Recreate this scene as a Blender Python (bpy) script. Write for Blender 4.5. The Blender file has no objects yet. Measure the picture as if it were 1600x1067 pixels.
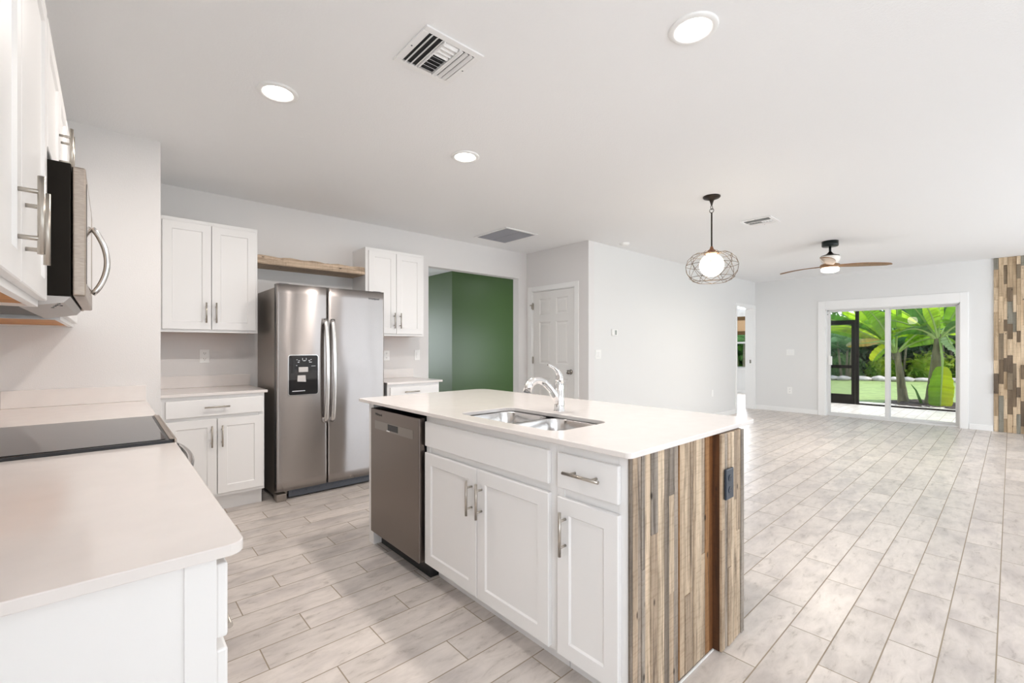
import bpy, bmesh, math, random
from mathutils import Vector, Matrix
random.seed(11)
PI = math.pi
SC = bpy.context.scene
COL = SC.collection

# ------------------------------------------------------------------ camera
CAM_Z = 1.25
CEIL_H = 2.58
cd = bpy.data.cameras.new('camera')
cd.sensor_width = 36.0
cd.lens = 36.0 * 701.0 / 1600.0
cd.shift_y = 9.5 / 1600.0
cd.clip_start = 0.03
cam = bpy.data.objects.new('camera', cd)
COL.objects.link(cam)
cam.location = (0, 0, CAM_Z)
cam.rotation_euler = (PI / 2, 0, -math.atan2(701.0, 780.0))
SC.camera = cam

# ------------------------------------------------------------------ view, world
SC.view_settings.view_transform = 'Standard'
SC.view_settings.look = 'None'
SC.view_settings.gamma = 1
SC.view_settings.exposure = 0.28
SC.view_settings.use_curve_mapping = False
SC.cycles.max_bounces = 10
SC.cycles.diffuse_bounces = 6
SC.cycles.glossy_bounces = 4
SC.cycles.transparent_max_bounces = 12
SC.cycles.sample_clamp_indirect = 6.0
SC.cycles.caustics_reflective = False
SC.cycles.caustics_refractive = False
SC.cycles.use_denoising = True

W = bpy.data.worlds.new('sky')
SC.world = W
W.use_nodes = True
wn = W.node_tree.nodes
wl = W.node_tree.links
bg = wn['Background']
tc = wn.new('ShaderNodeTexCoord')
sep = wn.new('ShaderNodeSeparateXYZ')
rmp = wn.new('ShaderNodeValToRGB')
wl.new(tc.outputs['Generated'], sep.inputs[0])
wl.new(sep.outputs['Z'], rmp.inputs[0])
wl.new(rmp.outputs[0], bg.inputs[0])
rmp.color_ramp.elements[0].position = 0.0
rmp.color_ramp.elements[0].color = (0.93, 0.96, 1.0, 1)
rmp.color_ramp.elements[1].position = 0.6
rmp.color_ramp.elements[1].color = (0.62, 0.78, 1.0, 1)
bg.inputs[1].default_value = 1.6


def lamp(name, kind, loc, rot, power, color=(1, 1, 1), size=None, size_y=None, shape=None, spread=None, angle=None):
    l = bpy.data.lights.new(name, kind)
    l.energy = power
    l.color = color
    if shape: l.shape = shape
    if size is not None and kind == 'AREA': l.size = size
    if size_y is not None: l.size_y = size_y
    if spread is not None: l.spread = spread
    if angle is not None: l.angle = angle
    if kind == 'POINT' and size is not None: l.shadow_soft_size = size
    o = bpy.data.objects.new(name, l)
    COL.objects.link(o)
    o.location = loc
    o.rotation_euler = rot
    return o


# sun: high, coming from beyond the garden
SUN_DIR = Vector((-0.10, 0.50, -0.86))
_s = lamp('sun', 'SUN', (14, -8, 12), (0, 0, 0), 3.6, (1.0, 0.97, 0.9), angle=math.radians(1.0))
_s.rotation_euler = SUN_DIR.to_track_quat('-Z', 'Y').to_euler()
# daylight area lamps at the openings, several added out of view to brighten the rooms
DAY = (0.88, 0.94, 1.0)
lamp('assumed_daylight_slider', 'AREA', (5.35, -3.12, 1.06), (PI / 2, 0, 0), 44, (0.80, 0.90, 1.0), 3.3, 2.05, 'RECTANGLE')  # source at the assumed, unseen slider behind the viewer
lamp('added_daylight_rear', 'AREA', (1.1, -3.12, 1.45), (PI / 2, 0, 0), 8, DAY, 1.5, 1.2, 'RECTANGLE')  # added source behind the camera to brighten the kitchen side
lamp('daylight_bedroom_window', 'AREA', (12.85, 4.85, 1.4), (0, PI / 2, 0), 70, DAY, 1.4, 1.0, 'RECTANGLE')
lamp('added_daylight_hall', 'AREA', (5.85, 4.615, 1.1), (PI / 2, 0, 0), 24, DAY, 1.2, 1.1, 'RECTANGLE')  # added source for the sheen on the green wall
lamp('added_daylight_foyer', 'AREA', (2.5, 9.88, 1.35), (-PI / 2, 0, 0), 45, DAY, 1.7, 1.6, 'RECTANGLE')  # added source at the unseen foyer window, for the green wall
lamp('added_daylight_dining', 'AREA', (-0.64, -1.7, 1.5), (0, -PI / 2, 0), 56, DAY, 1.2, 1.7, 'RECTANGLE')  # added source to light the faces turned towards the range
lamp('added_daylight_living', 'AREA', (8.5, -3.12, 1.45), (PI / 2, 0, 0), 45, DAY, 1.5, 1.2, 'RECTANGLE')  # added source to brighten the far part of the living room
WARM = (1.0, 0.92, 0.86)
RECESSED = [(0.655, 2.555), (1.845, 2.54), (1.812, 0.886)]
RECESSED_W = (11.5, 16.0, 9.5)
lamp('hall_fill_light', 'AREA', (5.6, 5.6, CEIL_H - 0.02), (0, 0, 0), 3, (0.92, 0.97, 1.0), 0.3, shape='DISK')  # no fixture here; added fill to brighten the green walls

# ------------------------------------------------------------------ materials
def _nt(name):
    m = bpy.data.materials.new(name)
    m.use_nodes = True
    nt = m.node_tree
    return m, nt, nt.nodes['Principled BSDF']


def pbr(name, color, rough=0.5, metal=0.0, noise=None, bump=None, coat=0.0, coat_rough=0.05, emit=None, spec=0.5, aniso=0.0, aniso_rot=0.0):
    """noise = (scale, amount, stretch xyz); bump = (scale, strength, stretch)"""
    m, nt, b = _nt(name)
    b.inputs['Base Color'].default_value = (*color, 1)
    b.inputs['Roughness'].default_value = rough
    b.inputs['Metallic'].default_value = metal
    b.inputs['Specular IOR Level'].default_value = spec
    b.inputs['Coat Weight'].default_value = coat
    b.inputs['Coat Roughness'].default_value = coat_rough
    if aniso:
        b.inputs['Anisotropic'].default_value = aniso
        b.inputs['Anisotropic Rotation'].default_value = 0.0
        tv = nt.nodes.new('ShaderNodeCombineXYZ')          # brushed sideways: highlights stretch upright
        tv.inputs[2].default_value = 1.0
        nt.links.new(tv.outputs[0], b.inputs['Tangent'])
    if emit:
        b.inputs['Emission Color'].default_value = (*emit[0], 1)
        b.inputs['Emission Strength'].default_value = emit[1]
    t = None
    if noise or bump:
        t = nt.nodes.new('ShaderNodeTexCoord')
    if noise:
        mp = nt.nodes.new('ShaderNodeMapping')
        mp.inputs['Scale'].default_value = noise[2] if len(noise) > 2 else (1, 1, 1)
        n = nt.nodes.new('ShaderNodeTexNoise')
        n.inputs['Scale'].default_value = noise[0]
        n.inputs['Detail'].default_value = 5
        nt.links.new(t.outputs['Object'], mp.inputs[0])
        nt.links.new(mp.outputs[0], n.inputs['Vector'])
        r = nt.nodes.new('ShaderNodeValToRGB')
        a = noise[1]
        r.color_ramp.elements[0].position = 0.3
        r.color_ramp.elements[1].position = 0.7
        r.color_ramp.elements[0].color = (*[max(0, c * (1 - a)) for c in color], 1)
        r.color_ramp.elements[1].color = (*[min(1, c * (1 + a)) for c in color], 1)
        nt.links.new(n.outputs[0], r.inputs[0])
        nt.links.new(r.outputs[0], b.inputs['Base Color'])
    if bump:
        mp = nt.nodes.new('ShaderNodeMapping')
        mp.inputs['Scale'].default_value = bump[2] if len(bump) > 2 else (1, 1, 1)
        n = nt.nodes.new('ShaderNodeTexNoise')
        n.inputs['Scale'].default_value = bump[0]
        n.inputs['Detail'].default_value = 4
        bp = nt.nodes.new('ShaderNodeBump')
        bp.inputs['Strength'].default_value = bump[1]
        bp.inputs['Distance'].default_value = 0.01
        nt.links.new(t.outputs['Object'], mp.inputs[0])
        nt.links.new(mp.outputs[0], n.inputs['Vector'])
        nt.links.new(n.outputs[0], bp.inputs['Height'])
        nt.links.new(bp.outputs[0], b.inputs['Normal'])
    return m


def glass_mat(name, tint=(1, 1, 1), rough=0.0, ior=1.4):
    m, nt, b = _nt(name)
    nt.nodes.remove(b)
    tr = nt.nodes.new('ShaderNodeBsdfTransparent')
    tr.inputs[0].default_value = (*tint, 1)
    gl = nt.nodes.new('ShaderNodeBsdfGlossy')
    gl.inputs['Roughness'].default_value = rough
    fr = nt.nodes.new('ShaderNodeFresnel')
    fr.inputs['IOR'].default_value = ior
    mx = nt.nodes.new('ShaderNodeMixShader')
    nt.links.new(fr.outputs[0], mx.inputs[0])
    nt.links.new(tr.outputs[0], mx.inputs[1])
    nt.links.new(gl.outputs[0], mx.inputs[2])
    nt.links.new(mx.outputs[0], nt.nodes['Material Output'].inputs[0])
    return m


def leaf_mat(name, color, color2, trans=0.45, rough=0.4, scale=2.0, stripes=False):
    m, nt, b = _nt(name)
    t = nt.nodes.new('ShaderNodeTexCoord')
    n = nt.nodes.new('ShaderNodeTexNoise')
    n.inputs['Scale'].default_value = scale
    n.inputs['Detail'].default_value = 4
    nt.links.new(t.outputs['Object'], n.inputs['Vector'])
    r = nt.nodes.new('ShaderNodeValToRGB')
    r.color_ramp.elements[0].position = 0.35
    r.color_ramp.elements[1].position = 0.65
    r.color_ramp.elements[0].color = (*color, 1)
    r.color_ramp.elements[1].color = (*color2, 1)
    nt.links.new(n.outputs[0], r.inputs[0])
    at = nt.nodes.new('ShaderNodeAttribute'); at.attribute_name = 'tone'
    hv = nt.nodes.new('ShaderNodeHueSaturation')
    vv = nt.nodes.new('ShaderNodeMapRange'); vv.inputs['To Min'].default_value = 1.0; vv.inputs['To Max'].default_value = 0.35
    nt.links.new(at.outputs['Fac'], vv.inputs['Value'])
    nt.links.new(vv.outputs[0], hv.inputs['Value']); nt.links.new(r.outputs[0], hv.inputs['Color'])
    r = hv
    nt.links.new(r.outputs[0], b.inputs['Base Color'])
    b.inputs['Roughness'].default_value = rough
    tl = nt.nodes.new('ShaderNodeBsdfTranslucent')
    nt.links.new(r.outputs[0], tl.inputs[0])
    mx = nt.nodes.new('ShaderNodeMixShader')
    mx.inputs[0].default_value = trans
    nt.links.new(b.outputs[0], mx.inputs[1])
    nt.links.new(tl.outputs[0], mx.inputs[2])
    nt.links.new(mx.outputs[0], nt.nodes['Material Output'].inputs[0])
    return m


def math_node(nt, op, a, b=None, c=None):
    n = nt.nodes.new('ShaderNodeMath')
    n.operation = op
    for i, v in enumerate((a, b, c)):
        if v is None: continue
        if isinstance(v, (int, float)):
            n.inputs[i].default_value = v
        else:
            nt.links.new(v, n.inputs[i])
    return n.outputs[0]


def floor_tile_mat():
    """wood-look porcelain planks, 157 x 606 mm, each row stepped by a third"""
    m, nt, b = _nt('floor_tile')
    L = nt.links.new
    t = nt.nodes.new('ShaderNodeTexCoord')
    sp = nt.nodes.new('ShaderNodeSeparateXYZ')
    L(t.outputs['Object'], sp.inputs[0])
    X, Y = sp.outputs['X'], sp.outputs['Y']
    rowf = math_node(nt, 'DIVIDE', math_node(nt, 'SUBTRACT', Y, 0.04), 0.157)
    row = math_node(nt, 'FLOOR', rowf)
    fy = math_node(nt, 'SUBTRACT', rowf, row)
    off = math_node(nt, 'MULTIPLY_ADD', row, 0.202, 2.283 - 0.606)
    xf = math_node(nt, 'DIVIDE', math_node(nt, 'SUBTRACT', X, off), 0.606)
    colm = math_node(nt, 'FLOOR', xf)
    fx = math_node(nt, 'SUBTRACT', xf, colm)
    # distance to the joint in metres
    dx = math_node(nt, 'MULTIPLY', math_node(nt, 'MINIMUM', fx, math_node(nt, 'SUBTRACT', 1.0, fx)), 0.606)
    dy = math_node(nt, 'MULTIPLY', math_node(nt, 'MINIMUM', fy, math_node(nt, 'SUBTRACT', 1.0, fy)), 0.157)
    d = math_node(nt, 'MINIMUM', dx, dy)
    g = nt.nodes.new('ShaderNodeMapRange')
    g.inputs['From Min'].default_value = 0.0017
    g.inputs['From Max'].default_value = 0.0030
    L(d, g.inputs['Value'])
    tile = g.outputs[0]
    # per tile random
    cmb = nt.nodes.new('ShaderNodeCombineXYZ')
    L(row, cmb.inputs[0]); L(colm, cmb.inputs[1])
    wn_ = nt.nodes.new('ShaderNodeTexWhiteNoise')
    wn_.noise_dimensions = '2D'
    L(cmb.outputs[0], wn_.inputs['Vector'])
    rnd = wn_.outputs['Value']
    # grain: stretched noise shifted per tile
    cx = nt.nodes.new('ShaderNodeCombineXYZ')
    L(math_node(nt, 'MULTIPLY_ADD', X, 9.0, math_node(nt, 'MULTIPLY', rnd, 57.0)), cx.inputs[0])
    L(math_node(nt, 'MULTIPLY_ADD', Y, 26.0, math_node(nt, 'MULTIPLY', rnd, 91.0)), cx.inputs[1])
    n1 = nt.nodes.new('ShaderNodeTexNoise')
    n1.inputs['Scale'].default_value = 1.0
    n1.inputs['Detail'].default_value = 8
    n1.inputs['Roughness'].default_value = 0.68
    n1.inputs['Distortion'].default_value = 0.5
    L(cx.outputs[0], n1.inputs['Vector'])
    cx2 = nt.nodes.new('ShaderNodeCombineXYZ')
    L(math_node(nt, 'MULTIPLY_ADD', X, 3.2, math_node(nt, 'MULTIPLY', rnd, 31.0)), cx2.inputs[0])
    L(math_node(nt, 'MULTIPLY_ADD', Y, 6.5, math_node(nt, 'MULTIPLY', rnd, 17.0)), cx2.inputs[1])
    n2 = nt.nodes.new('ShaderNodeTexNoise')
    n2.inputs['Scale'].default_value = 1.0
    n2.inputs['Detail'].default_value = 3
    L(cx2.outputs[0], n2.inputs['Vector'])
    r1 = nt.nodes.new('ShaderNodeValToRGB')
    e = r1.color_ramp.elements
    e[0].position = 0.30; e[0].color = (0.42, 0.37, 0.33, 1)
    e[1].position = 0.60; e[1].color = (0.71, 0.65, 0.605, 1)
    x = e.new(0.42); x.color = (0.63, 0.575, 0.53, 1)
    L(n1.outputs[0], r1.inputs[0])
    r2 = nt.nodes.new('ShaderNodeValToRGB')
    e = r2.color_ramp.elements
    e[0].position = 0.34; e[0].color = (0.74, 0.735, 0.75, 1)
    e[1].position = 0.55; e[1].color = (1, 1, 1, 1)
    L(n2.outputs[0], r2.inputs[0])
    mul = nt.nodes.new('ShaderNodeMix'); mul.data_type = 'RGBA'; mul.blend_type = 'MULTIPLY'
    mul.inputs['Factor'].default_value = 0.8
    L(r1.outputs[0], mul.inputs['A']); L(r2.outputs[0], mul.inputs['B'])
    val = math_node(nt, 'MULTIPLY_ADD', rnd, 0.16, 0.93)
    hsv = nt.nodes.new('ShaderNodeHueSaturation')
    L(val, hsv.inputs['Value']); L(mul.outputs['Result'], hsv.inputs['Color'])
    gm = nt.nodes.new('ShaderNodeMix'); gm.data_type = 'RGBA'
    gm.inputs['A'].default_value = (0.33, 0.27, 0.20, 1)
    L(tile, gm.inputs['Factor']); L(hsv.outputs[0], gm.inputs['B'])
    L(gm.outputs['Result'], b.inputs['Base Color'])
    ro = nt.nodes.new('ShaderNodeMapRange')
    ro.inputs['To Min'].default_value = 0.9
    ro.inputs['To Max'].default_value = 0.33
    L(tile, ro.inputs['Value'])
    L(ro.outputs[0], b.inputs['Roughness'])
    b.inputs['Specular IOR Level'].default_value = 0.5
    h = math_node(nt, 'MULTIPLY_ADD', n1.outputs[0], 0.12, tile)
    bp = nt.nodes.new('ShaderNodeBump')
    bp.inputs['Strength'].default_value = 0.35
    bp.inputs['Distance'].default_value = 0.0015
    L(h, bp.inputs['Height'])
    L(bp.outputs[0], b.inputs['Normal'])
    return m


def plank_mat(name, stops, axis='Z', contrast=0.5, rough=0.75):
    """reclaimed boards; each board's own colour comes from its 'tone' attribute (0..1) through the ramp"""
    m, nt, b = _nt(name)
    L = nt.links.new
    at = nt.nodes.new('ShaderNodeAttribute')
    at.attribute_name = 'tone'
    rp = nt.nodes.new('ShaderNodeValToRGB')
    e = rp.color_ramp.elements
    e[0].position, e[0].color = stops[0][0], (*stops[0][1], 1)
    e[1].position, e[1].color = stops[-1][0], (*stops[-1][1], 1)
    for p, c in stops[1:-1]:
        x = e.new(p); x.color = (*c, 1)
    L(at.outputs['Fac'], rp.inputs[0])
    t = nt.nodes.new('ShaderNodeTexCoord')
    mp = nt.nodes.new('ShaderNodeMapping')
    s = {'Z': (30, 30, 1.6), 'X': (1.6, 30, 30)}[axis]
    mp.inputs['Scale'].default_value = s
    L(t.outputs['Object'], mp.inputs[0])
    ofs = nt.nodes.new('ShaderNodeVectorMath'); ofs.operation = 'SCALE'
    cmb = nt.nodes.new('ShaderNodeCombineXYZ')
    for i in range(3): L(at.outputs['Fac'], cmb.inputs[i])
    L(cmb.outputs[0], ofs.inputs[0]); ofs.inputs['Scale'].default_value = 213.0
    ad = nt.nodes.new('ShaderNodeVectorMath'); ad.operation = 'ADD'
    L(mp.outputs[0], ad.inputs[0]); L(ofs.outputs[0], ad.inputs[1])
    n = nt.nodes.new('ShaderNodeTexNoise')
    n.inputs['Scale'].default_value = 1.3
    n.inputs['Detail'].default_value = 9
    n.inputs['Roughness'].default_value = 0.72
    n.inputs['Distortion'].default_value = 0.8
    L(ad.outputs[0], n.inputs['Vector'])
    gr = nt.nodes.new('ShaderNodeValToRGB')
    g = gr.color_ramp.elements
    lo = 1 - contrast
    g[0].position = 0.33; g[0].color = (lo * 0.85, lo * 0.8, lo * 0.75, 1)
    g[1].position = 0.6; g[1].color = (1, 1, 1, 1)
    L(n.outputs[0], gr.inputs[0])
    # saw marks across the grain
    mp2 = nt.nodes.new('ShaderNodeMapping')
    mp2.inputs['Scale'].default_value = {'Z': (9, 9, 110), 'X': (110, 9, 9)}[axis]
    L(t.outputs['Object'], mp2.inputs[0])
    ad2 = nt.nodes.new('ShaderNodeVectorMath'); ad2.operation = 'ADD'
    L(mp2.outputs[0], ad2.inputs[0]); L(ofs.outputs[0], ad2.inputs[1])
    n2 = nt.nodes.new('ShaderNodeTexNoise')
    n2.inputs['Scale'].default_value = 1.0
    n2.inputs['Detail'].default_value = 2
    L(ad2.outputs[0], n2.inputs['Vector'])
    g2 = nt.nodes.new('ShaderNodeValToRGB')
    g2.color_ramp.elements[0].position = 0.3; g2.color_ramp.elements[0].color = (0.80, 0.77, 0.74, 1)
    g2.color_ramp.elements[1].position = 0.5; g2.color_ramp.elements[1].color = (1, 1, 1, 1)
    L(n2.outputs[0], g2.inputs[0])
    # knots and nail holes
    vo = nt.nodes.new('ShaderNodeTexVoronoi')
    vo.inputs['Scale'].default_value = 7.0
    mp3 = nt.nodes.new('ShaderNodeMapping')
    mp3.inputs['Scale'].default_value = {'Z': (2.2, 2.2, 1.0), 'X': (1.0, 2.2, 2.2)}[axis]
    L(t.outputs['Object'], mp3.inputs[0]); L(mp3.outputs[0], vo.inputs['Vector'])
    g3 = nt.nodes.new('ShaderNodeValToRGB')
    g3.color_ramp.elements[0].position = 0.05; g3.color_ramp.elements[0].color = (0.12, 0.09, 0.07, 1)
    g3.color_ramp.elements[1].position = 0.12; g3.color_ramp.elements[1].color = (1, 1, 1, 1)
    L(vo.outputs['Distance'], g3.inputs[0])
    prev = rp.outputs[0]
    for r_, f_ in ((gr, 1.0), (g2, 0.75), (g3, 0.9)):
        mx = nt.nodes.new('ShaderNodeMix'); mx.data_type = 'RGBA'; mx.blend_type = 'MULTIPLY'
        mx.inputs['Factor'].default_value = f_
        L(prev, mx.inputs['A']); L(r_.outputs[0], mx.inputs['B'])
        prev = mx.outputs['Result']
    L(prev, b.inputs['Base Color'])
    b.inputs['Roughness'].default_value = rough
    bp = nt.nodes.new('ShaderNodeBump')
    bp.inputs['Strength'].default_value = 0.5
    bp.inputs['Distance'].default_value = 0.002
    L(n.outputs[0], bp.inputs['Height'])
    L(bp.outputs[0], b.inputs['Normal'])
    return m


def paver_mat():
    m, nt, b = _nt('paver')
    L = nt.links.new
    t = nt.nodes.new('ShaderNodeTexCoord')
    mp = nt.nodes.new('ShaderNodeMapping')
    mp.inputs['Rotation'].default_value = (0, 0, 0.0)
    L(t.outputs['Object'], mp.inputs[0])
    br = nt.nodes.new('ShaderNodeTexBrick')
    br.inputs['Scale'].default_value = 1.0
    br.inputs['Brick Width'].default_value = 0.24
    br.inputs['Row Height'].default_value = 0.16
    br.inputs['Mortar Size'].default_value = 0.005
    br.inputs['Color1'].default_value = (0.20, 0.175, 0.16, 1)
    br.inputs['Color2'].default_value = (0.16, 0.143, 0.133, 1)
    br.inputs['Mortar'].default_value = (0.10, 0.09, 0.085, 1)
    L(mp.outputs[0], br.inputs['Vector'])
    L(br.outputs['Color'], b.inputs['Base Color'])
    b.inputs['Roughness'].default_value = 0.85
    return m


M = {}
M['wall'] = pbr('wall_paint', (0.76, 0.745, 0.735), 0.65, bump=(260, 0.12))
M['wall_r'] = pbr('wall_paint_living', (0.76, 0.76, 0.75), 0.65, bump=(260, 0.12))
M['ceiling'] = pbr('ceiling_paint', (0.87, 0.875, 0.88), 0.85, bump=(120, 0.15))
M['green'] = pbr('green_wall_paint', (0.064, 0.115, 0.036), 0.40, bump=(160, 0.2), coat=0.25, coat_rough=0.32, spec=0.4)
M['white_trim'] = pbr('white_trim_paint', (0.86, 0.86, 0.85), 0.35)
M['floor'] = floor_tile_mat()
M['cab'] = pbr('cabinet_white_paint', (0.85, 0.84, 0.83), 0.32)
M['cab_wood'] = pbr('cabinet_underside_wood', (0.52, 0.21, 0.035), 0.5, noise=(6, 0.25, (1, 8, 8)))
M['quartz'] = pbr('white_quartz', (0.79, 0.745, 0.715), 0.12, noise=(14, 0.018), spec=0.4)
M['nickel'] = pbr('brushed_nickel', (0.50, 0.46, 0.41), 0.30, 1.0)
M['chrome'] = pbr('chrome', (0.88, 0.88, 0.88), 0.06, 1.0)
M['steel'] = pbr('stainless_steel', (0.40, 0.37, 0.355), 0.25, 1.0, aniso=1.0, aniso_rot=0.25)
M['steel_bright'] = pbr('bright_steel', (0.74, 0.73, 0.72), 0.22, 1.0)
M['steel_side'] = pbr('fridge_side_paint', (0.34, 0.30, 0.265), 0.33, 0.7)
M['steel_dw'] = pbr('dark_stainless', (0.24, 0.205, 0.185), 0.30, 1.0, aniso=0.6, aniso_rot=0.25)
M['steel_dw2'] = pbr('dark_stainless_pocket', (0.33, 0.30, 0.275), 0.34, 1.0)
M['sink'] = pbr('sink_steel', (0.72, 0.71, 0.70), 0.2, 1.0)
M['black'] = pbr('black_plastic', (0.012, 0.012, 0.014), 0.35)
M['black_glass'] = pbr('black_glass', (0.010, 0.010, 0.012), 0.06, coat=0.6, coat_rough=0.03)
M['cooktop'] = pbr('cooktop_glass', (0.02, 0.02, 0.022), 0.05, spec=0.45)
M['mw_side'] = pbr('microwave_case', (0.014, 0.011, 0.008), 0.6, spec=0.15)
M['mw_steel'] = pbr('microwave_steel', (0.42, 0.36, 0.31), 0.36, 1.0, noise=(60, 0.12, (1, 1, 6)))
M['mw_vent'] = pbr('microwave_vent', (0.56, 0.53, 0.51), 0.45, 0.3)
M['grille_dark'] = pbr('grille_mesh', (0.10, 0.10, 0.10), 0.5, 0.5)
M['dark'] = pbr('dark_void', (0.02, 0.02, 0.02), 0.9)
M['grey_plastic'] = pbr('grey_grille', (0.10, 0.11, 0.13), 0.5)
M['plate'] = pbr('white_plate', (0.88, 0.88, 0.86), 0.3)
M['outlet_blue'] = pbr('slate_outlet', (0.02, 0.032, 0.05), 0.3)
M['screen_grey'] = pbr('display_grey', (0.35, 0.38, 0.36), 0.3)
M['vent_white'] = pbr('vent_white_metal', (0.86, 0.86, 0.855), 0.4)
M['vent_dark'] = pbr('vent_duct_dark', (0.045, 0.045, 0.045), 0.9)
M['filter'] = pbr('filter_grey', (0.22, 0.22, 0.24), 0.8, noise=(90, 0.15))
M['bronze'] = pbr('oil_rubbed_bronze', (0.035, 0.028, 0.022), 0.35, 0.7)
M['copper'] = pbr('antique_copper', (0.30, 0.14, 0.08), 0.35, 0.8)
M['wire'] = pbr('cage_wire', (0.20, 0.155, 0.115), 0.4, 0.8)
M['globe'] = pbr('lit_globe', (1, 0.95, 0.85), 0.3, emit=((1.0, 0.86, 0.66), 9.0))
M['lens'] = pbr('lit_lens', (1, 1, 1), 0.4, emit=((1.0, 0.93, 0.84), 8.0))
M['fan_lens'] = pbr('fan_lens', (1, 1, 1), 0.4, emit=((1.0, 0.90, 0.76), 5.0))
M['fan_black'] = pbr('fan_black', (0.006, 0.012, 0.011), 0.35, 0.3)
M['fan_white'] = pbr('fan_motor_white', (0.9, 0.86, 0.8), 0.35)
M['fan_wood'] = pbr('fan_blade_wood', (0.24, 0.125, 0.05), 0.42, noise=(3, 0.25, (10, 10, 10)))
M['glass'] = glass_mat('window_glass', (0.985, 0.99, 0.985))
M['alu_white'] = pbr('white_aluminium', (0.74, 0.74, 0.73), 0.35, 0.1)
M['alu_dark'] = pbr('bronze_aluminium', (0.002, 0.0018, 0.0016), 0.6, 0.0, spec=0.1)
M['brass_old'] = pbr('satin_nickel_dark', (0.30, 0.28, 0.25), 0.25, 1.0)
M['shelf'] = plank_mat('reclaimed_shelf', [(0, (0.62, 0.47, 0.34)), (1, (0.72, 0.57, 0.43))], 'X', 0.6)
M['planks'] = plank_mat('reclaimed_planks', [
    (0.0, (0.035, 0.014, 0.006)), (0.1, (0.28, 0.105, 0.025)), (0.2, (0.40, 0.20, 0.075)), (0.32, (0.24, 0.19, 0.145)),
    (0.45, (0.38, 0.33, 0.28)), (0.6, (0.48, 0.365, 0.26)), (0.8, (0.64, 0.49, 0.34)), (1.0, (0.74, 0.60, 0.44))], 'Z', 0.66)
M['accent'] = plank_mat('reclaimed_sticks', [
    (0.0, (0.13, 0.095, 0.065)), (0.25, (0.25, 0.18, 0.11)), (0.4, (0.27, 0.27, 0.23)), (0.6, (0.52, 0.39, 0.25)),
    (0.8, (0.70, 0.54, 0.36)), (1.0, (0.78, 0.63, 0.45))], 'Z', 0.4)
M['paver'] = paver_mat()
M['lawn'] = pbr('lawn_grass', (0.24, 0.31, 0.105), 0.9, noise=(5, 0.22))
M['mulch'] = pbr('mulch', (0.045, 0.032, 0.028), 0.95, noise=(30, 0.5), bump=(40, 1.0))
M['soil'] = pbr('garden_soil', (0.10, 0.09, 0.06), 0.95, noise=(3, 0.4))
M['rock'] = pbr('white_rock', (0.50, 0.45, 0.43), 0.8, noise=(5, 0.22), bump=(6, 0.6))
M['trunk'] = pbr('banana_trunk', (0.13, 0.13, 0.055), 0.6, noise=(4, 0.5, (3, 3, 0.6)))
M['trunk_pale'] = pbr('banana_trunk_pale', (0.17, 0.155, 0.085), 0.6, noise=(4, 0.55, (3, 3, 0.5)))
M['leaf'] = leaf_mat('banana_leaf', (0.19, 0.42, 0.02), (0.36, 0.64, 0.03), 0.5)
M['leaf_dark'] = leaf_mat('banana_leaf_dark', (0.05, 0.17, 0.025), (0.12, 0.32, 0.04), 0.4)
M['leaf_yellow'] = leaf_mat('banana_leaf_yellow', (0.55, 0.72, 0.01), (0.85, 0.85, 0.02), 0.5, scale=1.0)
M['leaf_orange'] = leaf_mat('banana_leaf_dry', (0.72, 0.50, 0.06), (0.78, 0.60, 0.30), 0.4, scale=2.5)
M['leaf_pale'] = leaf_mat('banana_leaf_pale', (0.5, 0.68, 0.33), (0.62, 0.78, 0.42), 0.5)
M['leaf_light'] = leaf_mat('banana_leaf_light', (0.38, 0.62, 0.02), (0.56, 0.80, 0.05), 0.55)
M['leaf_dry'] = leaf_mat('banana_leaf_withered', (0.50, 0.52, 0.36), (0.75, 0.55, 0.12), 0.4, scale=3)
M['midrib'] = pbr('leaf_midrib', (0.28, 0.42, 0.10), 0.5)
M['fol_a'] = leaf_mat('foliage_deep', (0.015, 0.07, 0.02), (0.06, 0.17, 0.05), 0.35, scale=0.9)
M['fol_b'] = leaf_mat('foliage_mid', (0.05, 0.15, 0.03), (0.16, 0.34, 0.07), 0.4, scale=1.2)
M['fol_c'] = leaf_mat('foliage_bright', (0.16, 0.36, 0.03), (0.52, 0.62, 0.06), 0.5, scale=1.5)
M['palm'] = leaf_mat('palm_frond', (0.03, 0.12, 0.04), (0.10, 0.26, 0.09), 0.35, scale=1.2)
M['palm_lt'] = leaf_mat('palm_frond_light', (0.10, 0.26, 0.10), (0.26, 0.46, 0.20), 0.4, scale=1.2)
M['bark'] = pbr('palm_bark', (0.20, 0.17, 0.12), 0.9, noise=(6, 0.4))
M['bamboo'] = pbr('woven_shade', (0.55, 0.36, 0.20), 0.8, noise=(40, 0.2, (1, 1, 6)))
M['bamboo_dark'] = pbr('woven_shade_band', (0.12, 0.065, 0.02), 0.8, noise=(40, 0.3, (1, 1, 6)))
M['logo'] = pbr('logo_print', (0.06, 0.06, 0.065), 0.4)
M['print_white'] = pbr('panel_print', (0.7, 0.72, 0.75), 0.5)

# ------------------------------------------------------------------ mesh helpers
ORIG = {}


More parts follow.
